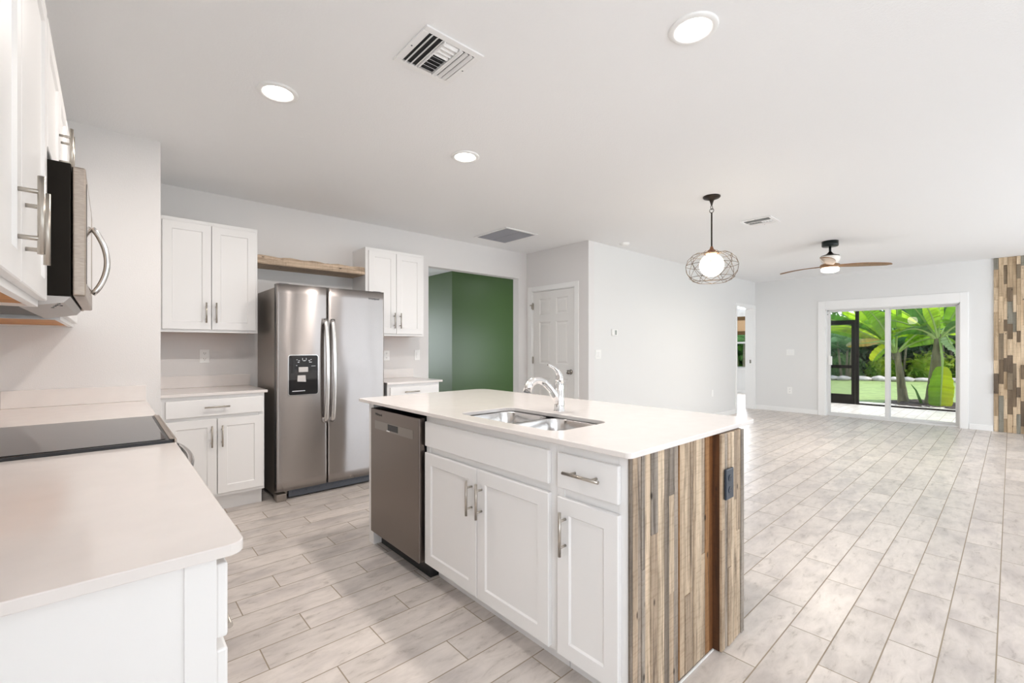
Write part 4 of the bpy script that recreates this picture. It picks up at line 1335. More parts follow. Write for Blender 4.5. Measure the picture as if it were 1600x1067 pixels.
for (hx, hy) in ((-0.118, 0.03), (-0.125, 0.07), (-0.132, 0.11), (-0.118, 0.12), (-0.14, 0.16)):
    hz = 1.3725 + (hx + 0.20) / 0.095 * 0.0195
    MB().box(hx - 0.004, hx + 0.004, MY0 + hy, MY0 + hy + 0.012, hz - 0.0015, hz + 0.002).build('vent_slot', M['black'], mw)
MB().box(XW + 0.01, -0.205, MY0 + 0.01, MY1 - 0.01, 1.385, 1.411, 0.002).build('grease_filter', M['grille_dark'], mw)

# ------------------------------------------------------------------ ceiling fittings
def recessed(loc, label, first=None):
    if first is not None:
        return dup(first, loc, label)
    t = thing('ceiling_light', label, 'ceiling light', loc, 'recessed ceiling lights')
    x, y, z = loc
    b = MB(); b.lathe([(0.098, z), (0.098, z - 0.004), (0.094, z - 0.008), (0.078, z - 0.010), (0.070, z - 0.006), (0.070, z - 0.0005)], (x, y), 40, caps=False); b.build('trim_ring', M['white_trim'], t)
    b = MB(); b.lathe([(0.0695, z - 0.005), (0.06, z - 0.007), (0.001, z - 0.008)], (x, y), 40, caps=False)
    b.build('lens', M['lens'], t)
    return t
L0 = recessed((*RECESSED[0], CEIL), 'recessed ceiling light above the aisle by the refrigerator, leftmost of three')
recessed((*RECESSED[1], CEIL), 'recessed ceiling light above the far end of the island, middle of three', L0)
recessed((*RECESSED[2], CEIL), 'recessed ceiling light above the near end of the island, rightmost of three', L0)
for i, (x, y) in enumerate(RECESSED):
    lamp('recessed_bulb', 'AREA', (x, y, CEIL - 0.012), (0, 0, 0), RECESSED_W[i], WARM, 0.12, shape='DISK')

def register(loc, sx, sy, label, rot=0.0, flip=1):
    t = thing('air_vent', label, 'air vent', loc)
    x, y, z = loc
    T = lambda a, b_, c_: (x + a, y + b_, z - c_)
    b = MB(T)
    fw_ = 0.032
    b.box(-sx / 2, sx / 2, -sy / 2, -sy / 2 + fw_, 0.0003, 0.008, 0.002); b.box(-sx / 2, sx / 2, sy / 2 - fw_, sy / 2, 0.0003, 0.008, 0.002)
    b.box(-sx / 2, -sx / 2 + fw_, -sy / 2 + fw_, sy / 2 - fw_, 0.0003, 0.008, 0.002); b.box(sx / 2 - fw_, sx / 2, -sy / 2 + fw_, sy / 2 - fw_, 0.0003, 0.008, 0.002)
    b.build('frame', M['vent_white'], t)
    MB(T).box(-sx / 2 + fw_, sx / 2 - fw_, -sy / 2 + fw_, sy / 2 - fw_, 0.0003, 0.001).build('duct', M['vent_dark'], t)
    ix, iy = sx / 2 - fw_, sy / 2 - fw_
    def blade(p0, p1, tilt, wd=0.017):
        """thin slat from p0 to p1 leaning by tilt about its own length"""
        d = Vector((p1[0] - p0[0], p1[1] - p0[1], 0)).normalized(); nrm = Vector((-d.y, d.x, 0))
        hz = 0.0075
        off = nrm * (wd / 2) * math.cos(tilt); dz = (wd / 2) * math.sin(tilt)
        b = MB(T)
        A = [Vector((p0[0], p0[1], hz)), Vector((p1[0], p1[1], hz))]
        q = []
        for P_ in A:
            for s_ in (1, -1):
                q.append((P_.x + off.x * s_, P_.y + off.y * s_, hz + dz * s_))
        e = 0.0012
        V = q + [(v[0], v[1], v[2] + e) for v in q]
        b._add(V, [(0, 1, 3, 2), (4, 6, 7, 5), (0, 2, 6, 4), (1, 5, 7, 3), (0, 4, 5, 1), (2, 3, 7, 6)])
        b.build('slat', M['vent_white'], t)
    third = 2 * ix / 3
    for i in range(3):
        yy = -iy + (i + 0.5) * third * 0.9 / 3
    # three banks: two outer banks with slats along y, the middle bank along x split in two directions
    for i in range(3):
        xx = -ix + (i + 0.6) * third / 3
        blade((xx, -iy), (xx, iy), flip * 0.6)
        xx = ix - (i + 0.6) * third / 3
        blade((xx, -iy), (xx, iy), -flip * 0.6)
    for i in range(9):
        yy = -iy + (i + 0.5) * 2 * iy / 9
        blade((-third / 2 + 0.004, yy), (third / 2 - 0.004, yy), (0.7 if i < 4 else -0.7) * 1)
    b = MB(T)
    for xx in (-third / 2, third / 2): b.box(xx - 0.002, xx + 0.002, -iy, iy, 0.001, 0.015)
    b.build('divider', M['vent_white'], t)
    b = MB(T)
    for xx in (-sx / 2 + 0.014, sx / 2 - 0.014):
        b.lathe([(0.004, 0.008), (0.003, 0.0095), (0.001, 0.0095)], (xx, 0), 10)
    b.build('screw', M['grey_plastic'], t)
    return t
register((1.122, 1.754, CEIL), 0.30, 0.30, 'white square air vent in the kitchen ceiling')
register((5.10, 1.768, CEIL), 0.30, 0.30, 'small white air vent in the living room ceiling between pendant and fan')

rt = thing('return_air_grille', 'square grey return air grille in the ceiling above the wide opening', 'air grille', (3.505, 4.015, CEIL))
T = lambda a, b_, c_: (3.505 + a, 4.015 + b_, CEIL - c_)
b = MB(T)
sx, sy, fw_ = 0.50, 0.60, 0.028
b.box(-sx / 2, sx / 2, -sy / 2, -sy / 2 + fw_, 0.0003, 0.009, 0.002); b.box(-sx / 2, sx / 2, sy / 2 - fw_, sy / 2, 0.0003, 0.009, 0.002)
b.box(-sx / 2, -sx / 2 + fw_, -sy / 2 + fw_, sy / 2 - fw_, 0.0003, 0.009, 0.002); b.box(sx / 2 - fw_, sx / 2, -sy / 2 + fw_, sy / 2 - fw_, 0.0003, 0.009, 0.002)
b.build('frame', M['vent_white'], rt)
MB(T).box(-sx / 2 + fw_, sx / 2 - fw_, -sy / 2 + fw_, sy / 2 - fw_, 0.0003, 0.001).build('filter', M['filter'], rt)
b = MB(T)
n = 30
for i in range(n):
    yy = -sy / 2 + fw_ + (i + 0.5) * (sy - 2 * fw_) / n
    b.box(-sx / 2 + fw_, sx / 2 - fw_, yy - 0.0016, yy + 0.0016, 0.001, 0.008)
b.box(-0.003, 0.003, -sy / 2 + fw_, sy / 2 - fw_, 0.001, 0.0085)
b.build('louvers', pbr('louver_grey', (0.40, 0.40, 0.43), 0.6), rt)

b = MB(); b.lathe([(0.062, CEIL - 0.0003), (0.062, CEIL - 0.012), (0.058, CEIL - 0.02), (0.046, CEIL - 0.032), (0.03, CEIL - 0.036), (0.001, CEIL - 0.037)], (4.88, 3.29), 28, caps=False)
tag(b.build('smoke_detector', M['plate']), 'round white smoke detector on the ceiling near the long wall', 'smoke detector')

# pendant
PX, PY = 3.948, 1.763
pd = thing('pendant_light', 'pendant lamp with round wire cage and glowing glass globe', 'pendant light', (PX, PY, CEIL))
b = MB(); b.lathe([(0.072, CEIL - 0.0003), (0.072, CEIL - 0.008), (0.066, CEIL - 0.016), (0.04, CEIL - 0.026), (0.02, CEIL - 0.034), (0.012, CEIL - 0.055), (0.008, CEIL - 0.07), (0.004, CEIL - 0.085)], (PX, PY), 30); b.build('canopy', M['bronze'], pd)
b = MB()
for cz, ax in ((2.482, 0), (2.455, 1)):
    P_ = []
    for k_ in range(20):
        a_ = 2 * PI * k_ / 20
        P_.append((PX + (0.018 * math.cos(a_) if ax == 0 else 0), PY + (0.018 * math.cos(a_) if ax == 1 else 0), cz + 0.018 * math.sin(a_)))
    b.tube(P_, 0.0028, 8, closed=True)
b.build('chain_link', M['bronze'], pd)
MB().cyl((PX, PY, 2.437), (PX, PY, 2.125), 0.0065, 12).build('rod', M['bronze'], pd)
b = MB(); b.lathe([(0.010, 2.14), (0.014, 2.125), (0.018, 2.115), (0.04, 2.10), (0.060, 2.083), (0.064, 2.076), (0.058, 2.072), (0.02, 2.071)], (PX, PY), 28); b.build('cap', M['copper'], pd)
b = MB(); b.sphere((PX, PY, 1.975), 0.100, 1, 1, 1.0, 28, 16); b.build('globe', M['globe'], pd)
b = MB()
def ringp(r, z, n=36, ph=0): return [(PX + r * math.cos(2 * PI * k_ / n + ph), PY + r * math.sin(2 * PI * k_ / n + ph), z) for k_ in range(n)]
wr = 0.0022
for r, z in ((0.062, 2.076), (0.160, 2.062), (0.214, 1.975), (0.185, 1.865), (0.125, 1.828)): b.tube(ringp(r, z), wr, 6, closed=True)
N = 8
def cp_(r, z, k_): a_ = 2 * PI * k_ / N; return (PX + r * math.cos(a_), PY + r * math.sin(a_), z)
for k_ in range(N):
    b.tube([cp_(0.062, 2.076, k_), cp_(0.115, 2.085, k_), cp_(0.160, 2.062, k_)], wr, 6)
    for s_ in (-0.5, 0.5):
        p0, p1 = cp_(0.160, 2.062, k_), cp_(0.214, 1.975, k_ + s_)
        b.tube([p0, cp_(0.197, 2.025, k_ + s_ / 2), p1], wr, 6)
        b.tube([p1, cp_(0.209, 1.915, k_ + s_ / 2), cp_(0.185, 1.865, k_)], wr, 6)
    b.tube([cp_(0.185, 1.865, k_), cp_(0.158, 1.843, k_ + 0.25), cp_(0.125, 1.828, k_ + 0.5)], wr, 6)
    b.tube([cp_(0.185, 1.865, k_), cp_(0.158, 1.843, k_ - 0.25), cp_(0.125, 1.828, k_ - 0.5)], wr, 6)
b.build('wire_cage', M['wire'], pd)
lamp('pendant_bulb', 'POINT', (PX, PY, 1.975), (0, 0, 0), 15, (1.0, 0.88, 0.75), 0.102)

# ceiling fan
QX, QY = 6.716, 1.516
fn = thing('ceiling_fan', 'three-blade wooden ceiling fan with black mount and lit lamp', 'ceiling fan', (QX, QY, CEIL))
b = MB(); b.lathe([(0.088, CEIL - 0.0003), (0.088, CEIL - 0.06), (0.082, CEIL - 0.066), (0.02, CEIL - 0.068)], (QX, QY), 32); b.build('canopy', M['fan_black'], fn)
MB().cyl((QX, QY, 2.515), (QX, QY, 2.44), 0.013, 14).build('downrod', M['fan_black'], fn)
b = MB(); b.lathe([(0.015, 2.45), (0.022, 2.44), (0.04, 2.42), (0.075, 2.405), (0.098, 2.398), (0.10, 2.39)], (QX, QY), 32); b.build('bell', M['bronze'], fn)
b = MB(); b.lathe([(0.10, 2.39), (0.108, 2.375), (0.10, 2.335), (0.075, 2.305), (0.07, 2.295)], (QX, QY), 32); b.build('motor_housing', M['fan_white'], fn)
b = MB(); b.lathe([(0.07, 2.297), (0.10, 2.29), (0.108, 2.275), (0.106, 2.255), (0.09, 2.247)], (QX, QY), 32); b.build('hub', M['fan_wood'], fn)
b = MB(); b.lathe([(0.088, 2.2465), (0.097, 2.235), (0.092, 2.205), (0.06, 2.192), (0.001, 2.188)], (QX, QY), 32, caps=False); b.build('lamp_lens', M['fan_lens'], fn)
for ang in (68, -52, 188):
    a_ = math.radians(ang)
    ca, sa = math.cos(a_), math.sin(a_)
    rows_t = []; n = 18
    top = []; 
    for i in range(n + 1):
        t_ = i / n
        r = 0.085 + 0.60 * t_
        wdt = 0.030 + 0.030 * math.sin(PI * min(1, t_ * 0.9 + 0.05)) + 0.012 * t_
        if t_ > 0.9: wdt *= math.sqrt(max(0.02, 1 - ((t_ - 0.9) / 0.1) ** 2 * 0.95))
        pit = -math.radians(11) * (1 - 0.45 * t_)
        zc = 2.274 + 0.012 * math.sin(PI * t_)
        sweep = 0.02 * math.sin(PI * t_)
        row = []
        for (s_, h_) in ((1, 0.004), (0.5, 0.006), (-0.5, 0.006), (-1, 0.003), (-1, -0.003), (-0.5, -0.006), (0.5, -0.006), (1, -0.004)):
            l = s_ * wdt + sweep
            z = zc + l * math.sin(pit) + h_
            row.append((QX + r * ca - l * sa * math.cos(pit), QY + r * sa + l * ca * math.cos(pit), z))
        rows_t.append(row)
    b = MB(); b.grid(rows_t, close_v=True, smooth=False, caps=True); b.build('blade', M['fan_wood'], fn)
lamp('fan_bulb', 'AREA', (QX, QY, 2.185), (0, 0, 0), 20, (1.0, 0.9, 0.78), 0.17, shape='DISK')

# ------------------------------------------------------------------ accent wall of sticks
b = MB()
y = 0.174
while y > -1.3:
    wd = random.choice([0.036, 0.04, 0.044, 0.05, 0.055])
    z = 0.002
    first = True
    while z < CEIL - 0.003:
        ln = random.uniform(0.14, 0.40)
        if first: ln *= random.uniform(0.4, 1)
        first = False
        z2 = min(CEIL - 0.002, z + ln)
        if CEIL - z2 < 0.08: z2 = CEIL - 0.002
        tk = random.choice([0.012, 0.018, 0.024, 0.030])
        tone = random.choice([0.05, 0.15, 0.28, 0.42, 0.6, 0.72, 0.8, 0.88, 0.95, 0.98])
        b.box(XS - tk, XS - 0.0005, y - wd + 0.0008, y, z, z2 - 0.001, 0.0012, 1, tone=tone)
        z = z2
    y -= wd
tag(b.build('accent_wall_panel', M['accent']), 'floor-to-ceiling accent panel of staggered reclaimed wood sticks right of the garden door', 'wall panel')

# ------------------------------------------------------------------ outside
struct('floor_patio', MB().box(XS + 0.2, 12.3, -4.0, YT, -0.12, -0.02), M['paver'], 'tan brick paver patio outside the garden door')
struct('ceiling_patio', MB().box(XS + 0.2, 10.55, -4.0, YT, 2.45, 2.6), M['ceiling'], 'white eave above the garden door')
# unseen house roof, edges extended so that the sun does not enter
rf = MB(); rf.box(-2.0, 10.55, -4.9, 10.6, 2.70, 2.8); rf.box(10.55, 13.4, YT - 0.1, 10.6, 2.70, 2.8)
struct('roof', rf, M['ceiling'], 'unseen flat roof, extended past the house to keep the sun out')
lawn = MB().box(12.3, 60, -30, 40, -0.2, -0.06)
tag(lawn.build('lawn', M['lawn'], loc=(0, 0, 0)), 'bright mown green lawn beyond the patio', 'lawn', kind='stuff')
MB_m = MB()
rows = []
for i in range(31):
    x = 12.42 + i * (2.25 / 30)
    row = []
    for j in range(61):
        yv = -1.6 + j * (3.65 / 60)
        e = min(1, min(i, 30 - i) / 5.0) * min(1, min(j, 60 - j) / 6.0)
        row.append((x, yv, -0.062 + e * (0.035 + 0.055 * random.random())))
    rows.append(row)
MB_m.grid(rows, smooth=False)
tag(MB_m.build('mulch_bed', M['mulch'], loc=(0, 0, 0)), 'dark brown mulch bed around the banana plants', 'mulch', kind='stuff')
tag(MB().box(12.31, 12.75, 1.95, 3.3, -0.1, -0.045).build('stepping_pad', pbr('concrete_pad', (0.62, 0.58, 0.56), 0.8, noise=(8, 0.15)), loc=(12.5, 2.6, -0.1)), 'pale stone pad outside the patio screen door', 'paving')

# patio screen enclosure
scn = thing('screen_door', 'dark bronze screen door with kick plate standing in the patio screen wall', 'screen door', (12.25, 2.65, -0.02))
b = MB()
x0, x1 = 12.23, 12.27
b.box(x0, x1, 2.305, 2.365, -0.015, 1.86); b.box(x0, x1, 3.14, 3.20, -0.015, 1.86)
b.box(x0, x1, 2.365, 3.14, 1.765, 1.86); b.box(x0, x1, 2.365, 3.14, 0.79, 0.86)
b.box(x0, x1, 2.365, 3.14, -0.015, 0.03); b.box(x0, x1, 2.365, 3.14, 0.17, 0.21)
b.build('door_frame', M['alu_dark'], scn)
MB().box(12.245, 12.255, 2.365, 3.14, 0.03, 0.17).build('kick_plate', M['alu_dark'], scn)
def mesh_mat():
    m, nt, b = _nt('insect_screen')
    nt.nodes.remove(b)
    tr = nt.nodes.new('ShaderNodeBsdfTransparent'); df = nt.nodes.new('ShaderNodeBsdfDiffuse')
    df.inputs[0].default_value = (0.05, 0.055, 0.06, 1)
    mx = nt.nodes.new('ShaderNodeMixShader'); mx.inputs[0].default_value = 0.13
    nt.links.new(tr.outputs[0], mx.inputs[1]); nt.links.new(df.outputs[0], mx.inputs[2])
    nt.links.new(mx.outputs[0], nt.nodes['Material Output'].inputs[0])
    return m
MS = mesh_mat()
MB().box(12.249, 12.2505, 2.365, 3.14, 0.21, 1.765).build('insect_screen', MS, scn)
sf = thing('patio_screen_frame', 'dark bronze post and sill frame of the patio screen wall', 'screen frame', (12.25, 1.0, -0.02))
b = MB()
b.box(12.22, 12.28, 2.235, 2.295, -0.019, 2.449); b.box(12.22, 12.28, 3.21, 3.26, -0.019, 2.449)
b.box(12.22, 12.28, 2.30, 3.205, 1.87, 1.90) if False else None
b.build('post', M['alu_dark'], sf)
b = MB(); b.box(12.22, 12.28, -3.9, 2.235, -0.019, 0.03); b.build('sill', M['alu_dark'], sf)
for yv in (-0.35, -2.2):
    MB().box(12.22, 12.28, yv, yv + 0.05, 0.03, 2.449).build('post', M['alu_dark'], sf)

# rocks in a row beyond the lawn
def rock(c, s, seed, label):
    rnd = random.Random(seed)
    b = MB()
    seg, rings = 12, 8
    rows = []
    ph = [rnd.uniform(0, 6.28) for _ in range(6)]
    for i in range(rings + 1):
        th_ = PI * i / rings
        row = []
        for k_ in range(seg):
            a_ = 2 * PI * k_ / seg
            d = 1 + 0.13 * math.sin(2 * a_ + ph[0]) + 0.10 * math.sin(3 * a_ + ph[1] + 2 * th_) + 0.07 * math.sin(5 * a_ + ph[2]) * math.sin(th_ * 2 + ph[3])
            rr = max(1e-4, math.sin(th_)) * d
            row.append((c[0] + s[0] * rr * math.cos(a_), c[1] + s[1] * rr * math.sin(a_), c[2] + s[2] * math.cos(th_) * (1 + 0.12 * math.sin(a_ * 2 + ph[4]))))
        rows.append(row)
    b.grid(rows, close_v=True, smooth=True)
    o = b.build('garden_rock', M['rock'])
    return tag(o, label, 'rock', 'white rocks edging the far side of the lawn')
yv = -3.2; k_ = 0
while yv < 11.0:
    sy_ = random.uniform(0.16, 0.40)
    base_x = 23.4 - (yv - 1.6) * 0.55 if yv <= 5 else 21.5
    xx = base_x + random.uniform(-0.2, 0.2)
    rock((xx, yv + sy_ * 0.8, -0.03 + random.uniform(0, 0.06)), (random.uniform(0.16, 0.26), sy_, random.uniform(0.08, 0.17)), k_, 'white garden rock in the row edging the far side of the lawn')
    yv += 1.55 * sy_; k_ += 1

# banana plants
def banana_leaf(base, tip, sag, width, mat, parent, roll=0.0, stalk=0.22, seed=0, droop=0.35, name='leaf', rag=0.0):
    rnd = random.Random(seed)
    B = Vector(base); T_ = Vector(tip)
    mid = (B + T_) / 2 + Vector((0, 0, sag))
    n = 34
    def P(t_): return B * (1 - t_) ** 2 + mid * 2 * t_ * (1 - t_) + T_ * t_ ** 2
    rib = [P(i / n) for i in range(n + 1)]
    b = MB(); 
    rows = []
    m = 5
    i0 = int(stalk * n)
    for i in range(i0, n + 1):
        t_ = (i - i0) / (n - i0)
        w_ = width * (math.sin(PI * min(1, t_ * 0.93 + 0.04)) ** 0.55) * (1 - 0.15 * t_)
        if i == n: w_ = 0.01
        w_ *= (1 - rag * (0.5 if i % 3 == 0 else 0) * rnd.random() - rag * 0.5 * rnd.random())
        tg = (rib[min(i + 1, n)] - rib[max(i - 1, 0)]).normalized()
        side = tg.cross(Vector((0, 0, 1)))
        if side.length < 0.05: side = Vector((0, 1, 0))
        side.normalize()
        side = Matrix.Rotation(roll, 3, tg) @ side
        nrm = side.cross(tg).normalized()
        row = []
        for j in range(-m, m + 1):
            s_ = j / m
            dz = -droop * abs(s_) ** 1.6 * w_ + 0.03 * math.sin(i * 1.3 + j) * width * abs(s_)
            row.append(tuple(rib[i] + side * s_ * w_ + nrm * dz + nrm * 0.08 * w_ * abs(s_)))
        rows.append(row)
    b.grid(rows, smooth=True)
    tn_ = [rnd.choice([0.02, 0.1, 0.25, 0.45, 0.65]) for _ in rows]
    b.tone = [tn_[k_ // 10] * (1.0 if k_ % 10 < 5 else 0.6) for k_ in range(len(b.f))]
    o = b.build(name, mat, parent)
    r = MB(); r.tube([tuple(p) for p in rib], [0.028 * (1 - 0.8 * i / n) for i in range(n + 1)], 6)
    r.build('midrib', M['midrib'], o)
    return o

def banana(loc, lean, h, r0, label, mat):
    t = thing('banana_plant', label, 'banana plant', loc)
    x, y, z = loc
    pts = []; R = []
    n = 16
    for i in range(n + 1):
        t_ = i / n
        pts.append((x + lean[0] * t_ ** 1.2, y + lean[1] * t_ ** 1.1, z + h * t_))
        R.append(r0 * (1.25 - 0.75 * t_ ** 0.6) * (1.0 + 0.03 * math.sin(i * 2.1)))
    b = MB(); b.tube(pts, R, 16); b.build('trunk', mat, t)
    top = pts[-1]
    return t, Vector(top)

b1, t1 = banana((13.64, 1.66, -0.05), (0.02, 0.135, 0), 1.30, 0.095, 'banana plant with slim leaning brown-green trunk, left of the two in the garden', M['trunk_pale'])
b2, t2 = banana((13.53, 1.165, -0.05), (0.02, -0.10, 0), 1.60, 0.125, 'banana plant with a big yellow hanging leaf, right of the two in the garden', M['trunk'])
def leafset(root, top, specs, seed):
    for i, (az, reach, rise, sag, wd, mt, roll) in enumerate(specs):
        a_ = math.radians(az)
        tip = top + Vector((math.cos(a_) * reach, math.sin(a_) * reach, rise))
        banana_leaf(top + Vector((math.cos(a_) * 0.03, math.sin(a_) * 0.03, -0.12)), tip, sag, wd, M[mt], root, roll, 0.2, seed + i)
leafset(b1, t1, [
    (100, 1.35, 0.75, 0.40, 0.17, 'leaf', 0.9), (120, 1.5, 0.45, 0.50, 0.18, 'leaf_light', 0.5), (80, 1.1, 0.9, 0.4, 0.17, 'leaf_light', 0.7),
    (150, 0.9, 0.9, 0.35, 0.17, 'leaf', 0.9), (60, 1.3, 0.2, 0.5, 0.16, 'leaf_dark', -0.6), (255, 1.0, 0.55, 0.40, 0.17, 'leaf', -0.8),
    (290, 1.1, 0.30, 0.45, 0.16, 'leaf_light', -0.5), (20, 1.4, 0.6, 0.5, 0.18, 'leaf', 0.3), (270, 1.0, 0.10, 0.40, 0.15, 'leaf', -0.9),
    (110, 0.9, 1.2, 0.2, 0.17, 'leaf_light', 1.0), (190, 0.5, 1.4, 0.1, 0.16, 'leaf', 1.2), (112, 1.7, 0.8, 0.35, 0.18, 'leaf_dark', 1.1),
    (92, 1.8, 0.55, 0.35, 0.17, 'leaf', 0.6), (45, 1.5, 0.9, 0.4, 0.17, 'leaf_light', -0.4), (315, 1.4, 0.75, 0.4, 0.17, 'leaf_dark', 0.5)], 100)
leafset(b2, t2, [
    (105, 1.3, 0.3, 0.40, 0.19, 'leaf', 0.8), (130, 0.9, -0.05, 0.4, 0.16, 'leaf_dark', 0.6), (70, 1.2, 0.7, 0.40, 0.19, 'leaf_light', 0.6),
    (165, 0.7, 0.6, 0.35, 0.16, 'leaf_light', 0.9), (235, 0.8, 0.15, 0.35, 0.17, 'leaf_dark', -0.7), (265, 1.2, 0.25, 0.40, 0.20, 'leaf', -0.8),
    (290, 1.2, 0.45, 0.45, 0.20, 'leaf_light', -0.6), (340, 1.2, 0.5, 0.45, 0.19, 'leaf_dark', 0.2), (85, 1.5, 0.5, 0.35, 0.19, 'leaf', 0.9),
    (115, 0.8, 1.1, 0.2, 0.17, 'leaf_dark', 0.9), (245, 0.7, 1.1, 0.2, 0.19, 'leaf', -1.0), (185, 0.4, 1.2, 0.1, 0.16, 'leaf_light', 1.2),
    (95, 1.0, -0.15, 0.45, 0.17, 'leaf_light', 0.7), (30, 1.3, 0.9, 0.4, 0.19, 'leaf', 0.4)], 200)

def hanging_leaf(root, stalk, rib, side, half_w, mats, name='leaf', droop=0.06, seed=0):
    """a leaf blade along a given midrib with its face turned by the side vector; mats = (one half, other half)"""
    rnd = random.Random(seed)
    side = Vector(side).normalized()
    P = [Vector(p) for p in rib]
    n = 26
    def C(t_):
        x = t_ * (len(P) - 1); k_ = min(int(x), len(P) - 2); f_ = x - k_
        p0, p1, p2, p3 = P[max(k_ - 1, 0)], P[k_], P[k_ + 1], P[min(k_ + 2, len(P) - 1)]
        return 0.5 * ((2 * p1) + (p2 - p0) * f_ + (2 * p0 - 5 * p1 + 4 * p2 - p3) * f_ ** 2 + (3 * p1 - p0 - 3 * p2 + p3) * f_ ** 3)
    c_ = [C(i / n) for i in range(n + 1)]
    b = MB(); rows = []
    for i in range(n + 1):
        t_ = i / n
        w_ = half_w * max(0.02, math.sin(PI * min(1, t_ * 0.94 + 0.05)) ** 0.5) * (1 + rnd.uniform(-0.05, 0.05))
        tg = (c_[min(i + 1, n)] - c_[max(i - 1, 0)]).normalized()
        sd_ = (side - tg * side.dot(tg)).normalized(); nr = sd_.cross(tg)
        rows.append([tuple(c_[i] + sd_ * w_ * j / 4 + nr * (droop * abs(j / 4) + 0.012 * math.sin(i * 1.9 + j)) + tg * 0.10 * w_ * abs(j / 4)) for j in range(-4, 5)])
    b.grid(rows, smooth=True)
    tn_ = [rnd.choice([0.02, 0.1, 0.2, 0.35]) for _ in rows]
    b.tone = [tn_[k_ // 8] for k_ in range(len(b.f))]
    o = b.build(name, mats[0], root)
    o.data.materials.append(mats[1])
    for k_, p in enumerate(o.data.polygons):
        p.material_index = 1 if k_ % 8 >= 4 else 0
    r = MB(); r.tube([tuple(Vector(p)) for p in stalk] + [tuple(q) for q in c_], [0.024] * len(stalk) + [0.016 * (1 - 0.8 * i / n) + 0.002 for i in range(n + 1)], 6)
    r.build('midrib', M['midrib'], o)
    return o
hanging_leaf(b2, [tuple(t2 + Vector((-0.05, -0.02, -0.1))), (13.36, 1.01, 1.22), (13.3, 0.985, 1.0)], [(13.28, 0.985, 0.85), (13.25, 0.990, 0.6), (13.22, 1.0, 0.3), (13.20, 1.01, 0.0), (13.20, 1.015, -0.02)], (0.12, -1, 0.02), 0.20, (M['leaf'], M['leaf_yellow']), seed=3)
hanging_leaf(b2, [tuple(t2 + Vector((-0.02, -0.06, -0.05)))], [(13.5, 0.93, 1.50), (13.45, 0.88, 1.36), (13.4, 0.80, 1.22), (13.38, 0.70, 1.10)], (0.1, -0.6, -0.8), 0.14, (M['leaf_pale'], M['leaf_pale']), seed=4)
hanging_leaf(b1, [tuple(t1 + Vector((0.0, 0.03, -0.08))), (13.45, 1.86, 1.36), (13.42, 2.0, 1.40)], [(13.42, 2.05, 1.40), (13.38, 2.25, 1.365), (13.36, 2.45, 1.34), (13.34, 2.68, 1.28)], (0.25, 0.1, -1), 0.10, (M['leaf_dry'], M['leaf_orange']), name='dry_leaf', seed=5)
hanging_leaf(b1, [tuple(t1 + Vector((0.0, 0.02, -0.1)))], [(13.55, 1.90, 1.28), (13.5, 2.0, 1.20), (13.45, 2.12, 1.05), (13.42, 2.18, 0.92)], (0.3, 0.9, 0.3), 0.12, (M['leaf'], M['leaf_yellow']), seed=6)
b = MB(); b.tube([(13.35, 1.31, -0.03), (13.36, 1.37, 0.15), (13.38, 1.42, 0.30), (13.4, 1.50, 0.42)], [0.03, 0.024, 0.016, 0.006], 8)
tag(b.build('fallen_stalk', M['leaf_dark']), 'thin dark curved stalk rising from the mulch between the banana plants', 'stalk')

# background shrubs and palms
def shrub(c, s, mat, seed, label, n=1500, q=0.13):
    rnd = random.Random(seed)
    b = MB()
    # inner mass
    rows = []
    for i in range(9):
        th_ = PI * i / 8
        rows.append([(c[0] + 0.8 * s[0] * max(1e-3, math.sin(th_)) * math.cos(2 * PI * k / 14) * (1 + 0.15 * math.sin(3 * k + i)), c[1] + 0.8 * s[1] * max(1e-3, math.sin(th_)) * math.sin(2 * PI * k / 14) * (1 + 0.15 * math.cos(2 * k + i)), c[2] + 0.8 * s[2] * math.cos(th_)) for k in range(14)])
    b.grid(rows, close_v=True, smooth=False)
    for _ in range(n):
        u = rnd.uniform(-1, 1); a_ = rnd.uniform(0, 2 * PI); rr = math.sqrt(1 - u * u); f_ = rnd.uniform(0.75, 1.08)
        p = Vector((c[0] + s[0] * rr * math.cos(a_) * f_, c[1] + s[1] * rr * math.sin(a_) * f_, c[2] + s[2] * u * f_))
        d1 = Vector((rnd.gauss(0, 1), rnd.gauss(0, 1), rnd.gauss(0, 1))).normalized()
        d2 = d1.cross(Vector((rnd.gauss(0, 1), rnd.gauss(0, 1), rnd.gauss(0, 1)))).normalized()
        l = q * rnd.uniform(0.6, 1.5)
        b._add([tuple(p - d1 * l), tuple(p + d2 * l * 0.4), tuple(p + d1 * l), tuple(p - d2 * l * 0.4)], [(0, 1, 2, 3)])
    o = b.build('garden_shrub', mat)
    return tag(o, label, 'shrub', 'shrubs behind the garden rocks')

